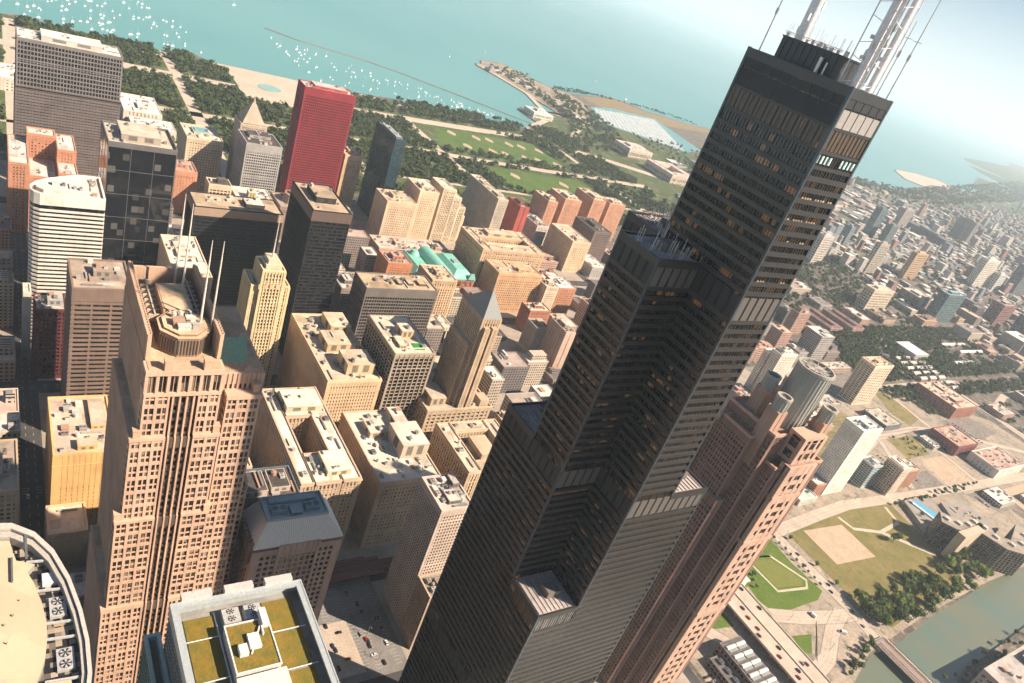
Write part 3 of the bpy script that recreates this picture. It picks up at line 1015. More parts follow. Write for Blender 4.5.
    for (x, y, z1) in ((-33.2, -9.6, 478), (8.6, 9.6, 474), (-32.6, -4.5, 466)):
        s2 = MB()
        s2.tube((x, y, 441), (x, y, z1), .24, 6, 0, .14)
        s2.tube((x, y, 455), (x, y, 457), .5, 6)
        s2.tube((x - 1.6, y, 461), (x + 1.6, y, 461), .12, 5)
        s2.build('whip_mast', plain((0.5, 0.48, 0.46), .5, .3), T)
    return T


bundled_tower()


# ------------------------------------------------------------------ granite tower beside it, with the glass drum on top
def drum_tower():
    T = thing('drum_crowned_tower', 'tall pinkish granite tower with a round glass drum and small corner drums on top', 'skyscraper', (0, 0, 0))
    FOOT.append((-2, 58, -216, -150))
    wc = (0.28, 0.165, 0.125)  # granite darkened to paint the shaded north side
    g = glass((0.012, 0.013, 0.016), (0.10, 0.075, 0.06), 0.3, (1.6, 1.6, 3.9))
    wm, gm = MB(), MB()
    facade(wm, gm, 6, 58, -216, -166, 0, 226, 'piers', 1.75, 3.9, .75, 1.6, 5, 8)
    facade(wm, gm, 14, 52, -208, -160, 0, 246, 'piers', 1.75, 3.9, .75, 1.6, 5, 8, .03)
    facade(wm, gm, 24, 46, -196, -153, 0, 238, 'piers', 2.2, 3.9, .8, 1.6, 5, 8, .05)
    facade(wm, gm, 20, 34, -156, -150, 0, 190, 'piers', 2.2, 3.9, .8, 1.6, 5, 8, .07)
    wm.build('wall', wall(wc), T); gm.build('glazing', g, T)
    # west front bay, sunlight painted in as paler granite: broad piers either side of a stack of windows
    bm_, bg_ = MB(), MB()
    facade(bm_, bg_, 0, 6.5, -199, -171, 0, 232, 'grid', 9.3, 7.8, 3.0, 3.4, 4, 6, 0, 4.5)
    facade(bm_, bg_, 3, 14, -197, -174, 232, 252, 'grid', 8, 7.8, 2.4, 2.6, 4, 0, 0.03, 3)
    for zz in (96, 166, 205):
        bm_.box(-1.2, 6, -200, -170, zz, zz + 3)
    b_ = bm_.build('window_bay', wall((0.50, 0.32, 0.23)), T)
    bg_.build('glazing', g, b_)
    for q in ((7, 57, -215, -167, 226, 226.2), (15, 51, -207, -161, 246, 246.2), (25, 45, -195, -154, 238, 238.2), (1, 6, -198, -172, 232, 232.2)):
        rm = MB(); rm.box(*q)
        rm.build('roof', roofm((0.4, 0.26, 0.2)), T)
    for q in ((5.2, 58.8, -216.8, -165.2, 1.2, 226.05, 228), (13.2, 52.8, -208.8, -159.2, 1.2, 246.05, 248), (23.2, 46.8, -196.8, -152.2, 1.2, 238.05, 240)):
      pm = MB(); pm.ring(*q)
      pm.build('parapet', wall((0.5, 0.3, 0.21)), T)
    dg, ntd, bd = newmat('drum_glass')
    pp_ = objco(ntd)
    fz = mathn(ntd, 'FRACT', mathn(ntd, 'DIVIDE', N(ntd, 'ShaderNodeSeparateXYZ').outputs[2], 1.6))
    sx = [n_ for n_ in ntd.nodes if n_.type == 'SEPXYZ'][0]
    ntd.links.new(pp_, sx.inputs[0])
    ntd.links.new(mixc(ntd, mathn(ntd, 'LESS_THAN', fz, .22), (0.30, 0.32, 0.28), (0.44, 0.42, 0.36)), bd.inputs['Base Color'])
    bd.inputs['Roughness'].default_value = 0.25
    fin = plain((0.42, 0.36, 0.3), .5)

    def drum(x, y, r, z0, z1, nm):
        mb = MB()
        mb.cyl(x, y, r, z0, z1 - 1.2, 32, 0)
        k_ = 32 if r > 8 else 14
        for q in range(k_):
            t = 2 * math.pi * q / k_
            mb.box(x + (r + .1) * math.cos(t) - .16, x + (r + .1) * math.cos(t) + .16, y + (r + .1) * math.sin(t) - .16, y + (r + .1) * math.sin(t) + .16, z0, z1 - 1, 1)
        d_ = mb.build(nm, [dg, fin], T)
        rg = MB()
        nseg = 32
        for q in range(nseg):
            a0, a1 = 2 * math.pi * q / nseg, 2 * math.pi * (q + 1) / nseg
            ro, ri = r + .45, r - .8
            P = [(x + ro * math.cos(a0), y + ro * math.sin(a0)), (x + ro * math.cos(a1), y + ro * math.sin(a1)), (x + ri * math.cos(a1), y + ri * math.sin(a1)), (x + ri * math.cos(a0), y + ri * math.sin(a0))]
            rg.prism(P, z1 - 1.2, z1 + .5)
        if r > 8:
            for q in range(12):
                t = 2 * math.pi * q / 12
                rg.tube((x, y, z1 - .2), (x + r * .95 * math.cos(t), y + r * .95 * math.sin(t), z1 - .2), .3, 4)
            rg.cyl(x, y, r * .55, z1 - 1.3, z1 - .3, 20)
        rg.build('drum_rim', fin, d_)
    drum(27, -186, 11.5, 246, 288, 'glass_drum')
    for (x, y, z1) in ((41, -171, 273), (23, -163, 270), (11, -197, 268), (46, -203, 266)):
        drum(x, y, 4.6, 226, z1, 'corner_drum')
        mb = MB(); mb.box(x - 4.6, x + 4.6, y - 4.6, y + 4.6, 220, z1 - 9)
        mb.build('corner_pier', wall((0.45, 0.27, 0.19)), T)
    # low glazed hall at its foot
    return T


drum_tower()


# ------------------------------------------------------------------ rose granite tower with four spires
def spired_tower():
    T = thing('spired_granite_tower', 'rose granite setback tower with slim paired spires, sunlit ribbed front facing the viewer', 'skyscraper', (0, 0, 0))
    FOOT.append((70, 152, 125, 190))
    wc = (0.54, 0.345, 0.245)
    g = glass((0.022, 0.02, 0.018), (0.30, 0.22, 0.15), 0.4, (1.3, 1.3, 4.0), 0.15)
    wm, gm = MB(), MB()
    fl = 4.0
    # main block and side wings: plain sides
    facade(wm, gm, 86, 150, 151, 179, 0, 258, 'piers', 2.1, fl, 1.0, 1.7, 8, 8)
    facade(wm, gm, 90, 146, 130, 151, 0, 250, 'piers', 2.1, fl, 1.0, 1.7, 6, 8, .03)
    facade(wm, gm, 84, 140, 179, 183, 0, 224, 'piers', 2.1, fl, 1.0, 1.7, 6, 8, .05)
    facade(wm, gm, 82, 134, 183, 187, 0, 122, 'piers', 2.1, fl, 1.0, 1.7, 6, 8, .07)
    facade(wm, gm, 100, 146, 124, 130, 0, 176, 'piers', 2.1, fl, 1.0, 1.7, 6, 8, .06)
    wm.build('wall', wall(wc), T)
    gm.build('glazing', g, T)
    # west front built course by course
    fm, fg, fd = MB(), MB(), MB()
    X = 79.0

    def front(ya, yb, z0, z1, x, depth=7.6):
        """bays of paired windows between broad piers; y from north (yb) to south (ya)"""
        fg.box(x + .55, x + depth, ya + .1, yb - .1, z0, z1 - .3)
        nb = max(1, round((yb - ya) / 4.9))
        for i in range(nb + 1):
            c_ = ya + (yb - ya) * i / nb
            w_ = .62
            fm.box(x, x + 1, max(ya, c_ - w_), min(yb, c_ + w_), z0, z1)
            if i < nb:
                c2 = c_ + (yb - ya) / nb / 2
                fm.box(x + .3, x + 1, c2 - .28, c2 + .28, z0, z1 - .1)
        z = z0
        k = 0
        while z < z1 - 1:
            big = k % 2 == 0
            fm.box(x + (.06 if big else .24), x + 1, ya, yb, z, min(z1, z + (1.75 if big else .75)))
            z += fl
            k += 1
        fm.box(x + .03, x + depth, yb - .9, yb, z0, z1 - .05)
        fm.box(x + .03, x + depth, ya, ya + .9, z0, z1 - .05)
        z = z0 + 1.6
        while z < z1 - 2:
            fg.box(x + 1.6, x + depth - 1.8, yb - .2, yb + .04, z, z + 2.2)
            fg.box(x + 1.6, x + depth - 1.8, ya - .04, ya + .2, z, z + 2.2)
            z += fl

    def bay(ya, yb, z0, z1, x):
        """recessed middle bay with white vertical fins"""
        fg.box(x + 1.6, x + 8, ya, yb, z0, z1 - .4)
        z = z0
        while z < z1 - 1:
            fd.box(x + 1.2, x + 2.2, ya, yb, z, z + 1.4)
            z += fl
        for i in range(4):
            c_ = ya + (yb - ya) * (i + .5) / 4
            fm.box(x + .25, x + 2, c_ - .36, c_ + .36, z0, z1)
        z = z0 + 12
    for (z0, z1, n0, s0, x) in ((0, 122, 188, 146, 77.5), (122, 178, 186, 147, 78.2), (178, 224, 183.5, 148, 79)):
        front(170, n0, z0, z1, x); front(s0, 159, z0, z1, x); bay(159, 170, z0, z1, x + .3)
        fm.box(x - .3, x + 6, 170, n0 + .3, z1 - .4, z1 + 1.1); fm.box(x - .3, x + 6, s0 - .3, 159, z1 - .4, z1 + 1.1)
        fd.box(x + .9, x + 6, 159, 170, z1 - 6, z1 - .5)
    front(170, 180, 224, 246, 80); front(150, 159, 224, 246, 80); bay(159, 170, 224, 246, 80.2)
    # tall windows under the terrace
    fg.box(80.9, 88, 151, 179, 246, 257)
    for i in range(8):
        c_ = 150.4 + 29.2 * i / 7
        fm.box(80, 82, c_ - .6, c_ + .6, 246, 258)
    for q in range(21):
        c_ = 151 + q * 1.4
        fm.box(80.6, 81.5, c_ - .1, c_ + .1, 247, 257)
    fm.box(79.7, 88, 150, 180, 246, 247.6); fm.box(79.6, 88, 149.8, 180.2, 256.5, 258.6)
    # set-back south shoulder
    front(131, 145.8, 0, 240, 84.5, 6); fm.box(84, 91, 130.5, 146, 239.4, 241.6)
    front(124.5, 130.6, 0, 176, 95, 5)
    f_ = fm.build('west_front', wall((0.585, 0.37, 0.255)), T)
    fg.build('glazing', g, f_)
    fd.build('dark_spandrel', plain((0.10, 0.075, 0.055), .5), f_)
    for q in ((81, 149, 151, 179, 258.2, 258.8), (91, 145, 131, 150.5, 250.1, 250.4), (85, 139, 179.5, 182.6, 224.1, 224.3), (83, 133, 183.5, 186.6, 122.1, 122.3)):
        rm = MB(); rm.box(*q)
        rm.build('roof', roofm((0.55, 0.38, 0.24)), T)
    # crown: octagon drum, screen walls, louvre wells, gables
    cr = MB()
    oc = [(101 + 12.2 * math.cos(math.radians(22.5 + 45 * i)), 163.5 + 11 * math.sin(math.radians(22.5 + 45 * i))) for i in range(8)]
    cr.prism(oc, 258.8, 268, 0, 1)
    oc2 = [(101 + 10.4 * math.cos(math.radians(22.5 + 45 * i)), 163.5 + 9.2 * math.sin(math.radians(22.5 + 45 * i))) for i in range(8)]
    cr.prism(oc2, 268, 269, 0, 1)
    for i in range(8):
        p, q = Vector(oc[i]), Vector(oc[(i + 1) % 8])
        for k in range(7):
            c_ = p + (q - p) * (k + .5) / 7
            d = (c_ - Vector((101, 163.5))).normalized() * .18
            cr.tube((c_.x + d.x, c_.y + d.y, 260), (c_.x + d.x, c_.y + d.y, 267), .28, 4, 2)
    crown = cr.build('octagonal_crown', [wall((0.30, 0.2, 0.13)), roofm((0.62, 0.42, 0.26)), plain((0.09, 0.065, 0.05), .7)], T)
    rnd = random.Random(2)
    clutter(T, 93, 109, 157, 170, 269, 9, rnd)
    sc_ = MB()
    for (ya, yb) in ((178.2, 179.4), (150.6, 151.8)):
        sc_.box(88, 150, ya, yb, 258.8, 271)
        k = 88.5
        while k < 149:
            sc_.box(k, k + .8, yb, yb + .4, 259, 271.6); sc_.box(k, k + .8, ya - .4, ya, 259, 271.6); k += 2.1
    sc_.box(148.6, 150, 151.8, 178.2, 258.8, 269)
    sc_.box(112, 135, 158, 170, 258.8, 268.5)
    sc_.build('screen_wall', wall((0.56, 0.36, 0.24)), T)
    rt_ = MB(); rt_.box(112.6, 134.4, 158.6, 169.4, 268.5, 268.7)
    rt_.build('upper_roof', roofm((0.62, 0.43, 0.27)), T)
    for (ya, yb) in ((170.5, 175.5), (153.5, 157.5)):
        lw = MB()
        lw.box(112, 145, ya, yb, 262, 262.2, 0)
        for k in range(8):
            lw.box(112 + k * 4.3, 113 + k * 4.3, ya, yb, 262.2, 265.6, 1)
        lw.box(112, 145, (ya + yb) / 2 - .3, (ya + yb) / 2 + .3, 265.6, 266.2, 1)
        lw.build('louvre_well', [plain((0.03, 0.03, 0.03), .9), plain((0.5, 0.4, 0.3), .6)], T)
    gb = MB()
    cop = plain((0.13, 0.27, 0.19), .6)
    for (xa, xb) in ((97, 110),):
        xm = (xa + xb) / 2
        zb, zt = 250.4, 260
        gb.face([(xa, 136, zb), (xa, 149, zb), (xm, 149, zt), (xm, 136, zt)], 0)
        gb.face([(xb, 149, zb), (xb, 136, zb), (xm, 136, zt), (xm, 149, zt)], 0)
        gb.face([(xa, 136, zb), (xm, 136, zt), (xb, 136, zb)], 1)
        gb.face([(xa, 149, zb), (xb, 149, zb), (xm, 149, zt)], 1)
    gb.build('gabled_roof', [cop, wall(wc)], T)
    # stubby rooftop turrets on the setbacks
    tb = MB()
    for (x, y, z) in ((80, 172, 258.6), (80, 157, 258.6), (79, 185, 178), (78, 148, 178), (86, 133, 241), (79.5, 181, 224), (79.5, 149.5, 224)):
        tb.box(x, x + 3, y - 1.4, y + 1.4, z, z + 4.4); tb.box(x - .2, x + 3.2, y - 1.6, y + 1.6, z + 4.4, z + 5)
    tb.build('corner_turret', wall((0.6, 0.37, 0.24)), T)
    for (x, y, zb) in ((101, 157.2, 266), (101, 152.6, 262), (146, 159.6, 262), (136, 158.2, 262)):
        sp = MB()
        sp.cyl(x, y, .6, zb, zb + 12, 10, r2=.45); sp.cyl(x, y, .45, zb + 12, 300, 10, r2=.3); sp.cyl(x, y, .28, 300, 308, 8, r2=.12)
        sp.build('spire', plain((0.72, 0.62, 0.5), .45), T)
    return T


spired_tower()


# ------------------------------------------------------------------ curved-roof tower, lower left corner of the view
def curved_tower():
    T = thing('curved_roof_tower', 'tower with a curved sandy roof and fan wells behind a broad pale rim', 'office tower', (0, 0, 0))
    FOOT.append((-70, 60, 203, 262))
    out = [(58, 230), (57, 224), (51, 217), (41, 211.5), (27, 207.3), (12, 204.7), (-1, 203.6), (-14, 203.8), (-28, 206), (-44, 211), (-58, 219), (-66, 228), (-60, 244), (-40, 256), (-10, 262), (20, 258), (46, 246)]
    cx, cy = -4.0, 231.0

    def sh(k, dx=0): return [(cx + (x - cx) * k, cy + (y - cy) * k) for x, y in out]
    bm_ = MB()
    bm_.prism(sh(.97), 0, 203, 0)
    z = 3
    sl_ = MB()
    while z < 202:
        sl_.prism(sh(.985), z, z + 1.3, 0, None, None, True); z += 4
    bm_.build('glazing', glass(), T)
    sl_.build('wall', wall((0.42, 0.37, 0.32)), T)

    def rim(ro, ri, z0, z1, nm, c_):
        A, B = sh(ro), sh(ri)
        mb = MB()
        n_ = len(A)
        for i in range(n_):
            j = (i + 1) % n_
            P = [A[i], A[j], B[j], B[i]]
            mb.prism(P, z0, z1, 0, None, None, True)
        return mb.build(nm, c_, T)
    rim(1.0, .955, 202, 207.6, 'rim_wall', plain((0.52, 0.46, 0.39), .5))
    rim(.945, .90, 201, 206.6, 'inner_rim', plain((0.44, 0.39, 0.33), .6))
    rm = MB()
    full = sh(.885)
    rpoly = [q for q in full if not (q[1] < 222 and -16 < q[0] < 46)]
    k0 = [i for i, q in enumerate(full) if q[1] < 222 and -16 < q[0] < 46][0]
    inner = [(40, 223), (37, 217.5), (33.5, 219.8), (29, 218.2), (19, 216), (10, 215), (3, 215.3), (-4, 216.2), (-9, 217.6), (-12.5, 219), (-13.5, 209.5)]
    rpoly = full[:k0] + inner + [q for q in full[k0:] if not (q[1] < 222 and -16 < q[0] < 46)]
    rm.prism(rpoly, 196, 205.6, 1, 0)
    ro = rm.build('roof', [roofm((0.60, 0.43, 0.28), .12), plain((0.3, 0.27, 0.24), .7)], T)
    wl = MB(); wl.prism(sh(.93), 190, 200.6, 0)
    wl.build('fan_well_floor', plain((0.05, 0.05, 0.048), .9), T)
    # wells along the curved edge: beams and fan units
    for t in ((38, 214.5), (24, 212), (9.5, 210), (3, 209.8), (-13, 211)):
        mb = MB(); mb.tube((t[0], t[1] - 4.2, 205.2), (t[0] + .8, t[1] + 5.5, 205.2), .5, 4)
        mb.build('well_beam', plain((0.45, 0.43, 0.4), .5), T)
    for (x, y) in ((17.5, 211.4), (-4.2, 210.4)):
        fan_unit(T, x, y, 200.6, 8.4, 5.0, 3.6, n=2, col=(0.5, 0.48, 0.45)).rotation_euler = (0, 0, 0)
    mb = MB(); mb.box(28, 33, 210.5, 215.5, 200.6, 204.6)
    mb.build('roof_hatch', plain((0.62, 0.6, 0.58), .5), T)
    mb = MB(); mb.box(4, 8, 208.5, 212, 200.6, 202.4)
    mb.build('duct', plain((0.04, 0.13, 0.08), .5), T)
    mb = MB(); mb.box(10, 11, 209, 213, 200.6, 203.6); mb.box(11, 14, 211, 213, 200.6, 203)
    mb.build('pipework', plain((0.42, 0.3, 0.18), .6), T)
    mb = MB(); mb.box(-17, -11, 226, 231, 205.6, 209); mb.box(-17.3, -10.7, 225.7, 231.3, 209, 209.3)
    mb.build('stair_head', wall((0.55, 0.4, 0.28)), T)
    for q in range(14):
        rnd = random.Random(q + 40)
        mb = MB(); mb.cyl(rnd.uniform(-20, 45), rnd.uniform(222, 240), rnd.uniform(.15, .5), 205.6, 205.6 + rnd.uniform(.4, 1.2), 8)
        mb.build('vent', plain((0.3, 0.25, 0.2), .7), T)
    mb = MB(); mb.box(40, 52, 219.5, 220.3, 205.6, 207); mb.box(30, 41, 224, 224.6, 205.6, 206.6)
    mb.build('duct', plain((0.12, 0.12, 0.12), .6), T)


curved_tower()


# ------------------------------------------------------------------ glass tower with the planted roof
def planted_tower():
    T = thing('planted_roof_tower', 'glass tower with mossy green and ochre roof beds inside a pale steel frame', 'office tower', (0, 0, 0))
    FOOT.append((-62, 6, 130, 186))
    x0, x1, y0, y1 = -60, 5, 130.5, 177.5
    wm, gm = MB(), MB()
    facade(wm, gm, x0, x1, y0, y1, 0, 204, 'glass', 1.6, 4, .22, .6, 1.2, 8)
    wm.build('mullion', plain((0.30, 0.34, 0.34), .4, .3), T)
    gm.build('glazing', glass((0.015, 0.03, 0.033), (0.10, 0.11, 0.1), .2), T)
    fr = MB()
    fr.ring(x0 - .3, x1 + .3, y0 - .3, y1 + .3, 2.4, 208.2, 209.0)
    fr.ring(x0 - .5, x1 + .5, y0 - .5, y1 + .5, .5, 204, 209.2)
    k = y0
    fr.build('roof_frame', plain((0.45, 0.47, 0.45), .45, .2), T)
    gr = MB()
    for i in range(3):
        ya = y0 + 3 + i * 15
        gr.box(x1 + .5, x1 + 3.4, ya, ya + 10.5, 207.6, 210.4)
    gr.build('parapet_screen', plain((0.5, 0.45, 0.4), .6), T)
    dk = MB(); dk.box(x0 + .6, x1 - .6, y0 + .6, y1 - .6, 203.4, 204.2)
    dk.build('roof', roofm((0.28, 0.26, 0.23)), T)
    gmn, nt, b = newmat('sedum')
    pp_ = objco(nt)
    f1 = mapr(nt, noise(nt, pp_, .22, 6, .75), .36, .64, 0, 1)
    f2 = mapr(nt, noise(nt, pp_, 2.2, 4, .8), .3, .7, .55, 1.35)
    nt.links.new(mixc(nt, 1.0, mixc(nt, f1, (0.27, 0.155, 0.014), (0.13, 0.125, 0.016)), f2, 'MULTIPLY'), b.inputs['Base Color'])
    b.inputs['Roughness'].default_value = .95
    bp2 = N(nt, 'ShaderNodeBump', i_Strength=.9, i_Distance=.35)
    nt.links.new(noise(nt, pp_, 1.4, 5, .8), bp2.inputs['Height'])
    nt.links.new(bp2.outputs[0], b.inputs['Normal'])
    for (xa, xb, ya, yb) in ((-26, 0.5, 164, 174), (-58, -27, 164, 174), (-12, 1.5, 134.5, 146), (-29, -13, 134.5, 146), (-58, -30, 134.5, 146)):
        mb = MB(); mb.box(xa, xb, ya, yb, 204.2, 204.55)
        mb.build('planting_bed', gmn, T)
    wh = plain((0.66, 0.62, 0.56), .6)
    pb = MB()
    pb.box(-29, -9, 147, 162.3, 204.2, 209.0, 0); pb.ring(-29.2, -8.8, 146.8, 162.5, .5, 209.0, 209.7)
    pb.build('penthouse', wh, T)
    mb = MB(); mb.box(-28.4, -9.4, 147.4, 161.9, 209.0, 209.3)
    mb.build('planting_bed', gmn, T)
    mb = MB(); mb.box(-13, -6, 147.6, 150, 209.3, 212); mb.box(-21, -15, 152, 156, 209.3, 210.8); mb.box(-23, -19, 157, 160, 209.3, 211.4); mb.box(-16, -10, 150, 150.5, 209.3, 210.7)
    mb.tube((-23, 156, 210), (-12, 150.5, 210), .4, 4)
    mb.build('roof_enclosure', wh, T)
    mb = MB(); mb.box(-40, -31, 146, 163, 204.2, 210.2)
    mb.build('roof_enclosure', plain((0.72, 0.62, 0.5), .6), T)
    fan_unit(T, -3.6, 158.4, 204.2, 6.4, 6, 3.6, n=2, col=(0.5, 0.47, 0.43))
    fan_unit(T, -3.6, 150.6, 204.2, 6.4, 6, 3.6, n=2, col=(0.5, 0.47, 0.43))
    for (xa, ya, xb, yb) in ((-9.5, 163, -9.5, 176), (-13, 133, -13, 147), (-29.5, 133, -29.5, 147), (-26.5, 163, -26.5, 176)):
        mb = MB(); mb.tube((xa, ya, 205.4), (xb, yb, 205.4), .22, 5)
        mb.build('frame_tie', plain((0.6, 0.58, 0.54), .5), T)
    mb = MB(); mb.tube((1, 147, 205.2), (-30, 147, 205.2), .25, 5); mb.tube((1, 163.4, 205.2), (-30, 163.4, 205.2), .25, 5)
    mb.build('frame_tie', plain((0.6, 0.58, 0.54), .5), T)
    wm, gm = MB(), MB()
    facade(wm, gm, -34, 12, 178.3, 183.2, 0, 184, 'glass', 1.6, 4, .25, .6, 1, 8)
    wm.build('wing_mullion', plain((0.16, 0.3, 0.31), .4, .3), T)
    gm.build('wing_glazing', glass((0.015, 0.04, 0.045), (0.1, 0.12, .12), .2), T)
    mb = MB(); mb.ring(-34.4, 12.4, 177.9, 183.6, 1.3, 184, 185.4)
    mb.build('wing_parapet', plain((0.25, 0.40, 0.42), .4), T)
    mb = MB(); mb.box(-10, 10, 179.8, 181.9, 184.1, 184.3)
    mb.build('wing_roof', plain((0.03, 0.05, 0.04), .5), T)


planted_tower()


# ------------------------------------------------------------------ brown tower with sloped copper-grey crown
def sloped_tower():
    T = thing('sloped_crown_tower', 'dark brown granite tower whose pale sloped crown holds two pairs of cooling fans', 'office tower', (0, 0, 0))
    FOOT.append((74, 104, 74, 124))
    wm, gm = MB(), MB()
    facade(wm, gm, 75.5, 101, 75.5, 122, 0, 148, 'grid', 3.1, 4, 1.1, 1.5, 3, 8, bw=3)
    facade(wm, gm, 75, 101.4, 88, 109, 0, 151, 'piers', 3.0, 4, .5, 1.0, 9, 8, .03)
    wm.build('wall', wall((0.5, 0.33, 0.25)), T)
    gm.build('glazing', glass((0.012, .011, .011), (.12, .09, .07), .25), T)
    sb = MB()
    base = [(75, 75), (102, 75), (102, 122.5), (75, 122.5)]
    topp = [(80, 85), (96, 85), (96, 116.5), (80, 116.5)]
    sb.prism(base, 150.2, 151, 0)
    sb.prism(base, 151, 164, 0, 1, topp)
    nr = MB()
    for i in range(34):
        f = i / 33
        a0 = Vector((75 + .05, 75.5 + 46.5 * f, 151.1)); b0 = Vector((80.02, 85.3 + 31 * f, 164.02))
        nr.tube(a0, b0, .09, 4)
    sl_ = sb.build('sloped_roof', [wall((0.76, 0.69, 0.60), .6, .12), plain((0.4, 0.48, 0.49), .6)], T)
    nr.build('standing_seam', plain((0.36, 0.29, 0.23), .6), sl_)
    rg = MB(); rg.ring(79.6, 96.4, 84.6, 116.9, .7, 164.05, 165.6)
    rg.build('parapet', plain((0.30, 0.36, 0.36), .5), T)
    for (y) in (92, 109.5):
        for dx in (0, ):
            fan_unit(T, 86, y, 164.05, 5, 8, 2.8, n=2, col=(0.22, 0.28, 0.29))
    mb = MB(); mb.box(82, 88, 98, 104, 164.05, 166); mb.box(91, 95, 88, 113, 164.05, 166)
    mb.build('plant_room', plain((0.26, 0.31, 0.31), .6), T)
    db = MB()
    for q in range(9):
        db.box(77 + q * 2.7, 78.7 + q * 2.7, 121.2, 124.2, 139, 152.5)
    db.build('dormer', wall((0.2, 0.13, 0.1)), T)


sloped_tower()


# ------------------------------------------------------------------ library with the verdigris roof
def library():
    x0, x1, y0, y1 = 588, 660, -320, -226
    T = thing('library_building', 'brick library under a bright verdigris green roof with rounded vaults', 'library', (624, -273, 0))
    FOOT.append((x0, x1, y0, y1))
    X0, X1, Y0, Y1 = -36, 36, -47, 47
    wm, gm = MB(), MB()
    facade(wm, gm, X0, X1, Y0, Y1, 0, 40, 'grid', 9, 6.5, 3.2, 2.6, 5, 8)
    wm.build('wall', wall(BRICK), T); gm.build('glazing', glass(), T)
    v, nt, b = newmat('verdigris')
    nt.links.new(mixc(nt, mapr(nt, noise(nt, objco(nt), .12, 4), .35, .65, 0, 1), (0.17, 0.43, 0.33), (0.25, 0.52, 0.40)), b.inputs['Base Color'])
    b.inputs['Roughness'].default_value = .6
    rb = MB()
    rb.box(X0 - 1, X1 + 1, Y0 - 1, Y1 + 1, 40.2, 42)
    # hipped side roofs
    rb.prism([(X0, Y0), (X1, Y0), (X1, -12), (X0, -12)], 42, 50, 0, None, [(X0 + 12, Y0 + 9), (X1 - 12, Y0 + 9), (X1 - 12, -22), (X0 + 12, -22)])
    rb.prism([(X0, 12), (X1, 12), (X1, Y1), (X0, Y1)], 42, 50, 0, None, [(X0 + 12, 22), (X1 - 12, 22), (X1 - 12, Y1 - 9), (X0 + 12, Y1 - 9)])
    # barrel vaults
    for (ya, yb, r) in ((-11.5, 11.5, 11.5),):
        n_ = 14
        for i in range(n_):
            t0, t1 = math.pi * i / n_, math.pi * (i + 1) / n_
            yc = (ya + yb) / 2
            rb.face([(X0, yc + r * math.cos(t0), 42 + r * math.sin(t0)), (X1, yc + r * math.cos(t0), 42 + r * math.sin(t0)), (X1, yc + r * math.cos(t1), 42 + r * math.sin(t1)), (X0, yc + r * math.cos(t1), 42 + r * math.sin(t1))])
        for xx in (X0, X1):
            rb.face([(xx, yc + r * math.cos(math.pi * i / n_), 42 + r * math.sin(math.pi * i / n_)) for i in range(n_ + 1)])
    rb.cyl(14, 28, 8, 50, 56, 18, 0, None, 4)
    rb.build('roof', v, T)
    ac = MB()
    for (x, y) in ((X0 - 1, Y0 + 6), (X0 - 1, Y1 - 6), (X0 - 1, 0), (X1, 0)):
        ac.prism([(x - 2, y - 6), (x + 3, y - 6), (x + 3, y + 6), (x - 2, y + 6)], 42, 50, 0, None, [(x, y - 3), (x + 2, y - 3), (x + 2, y + 3), (x, y + 3)])
    ac.build('roof_ornament', plain((0.16, 0.36, 0.29), .6), T)
    gs = MB(); gs.box(-6, 4, -34, -26, 50, 52)
    gs.build('skylight', plain((0.3, 0.36, 0.38), .3), T)


library()


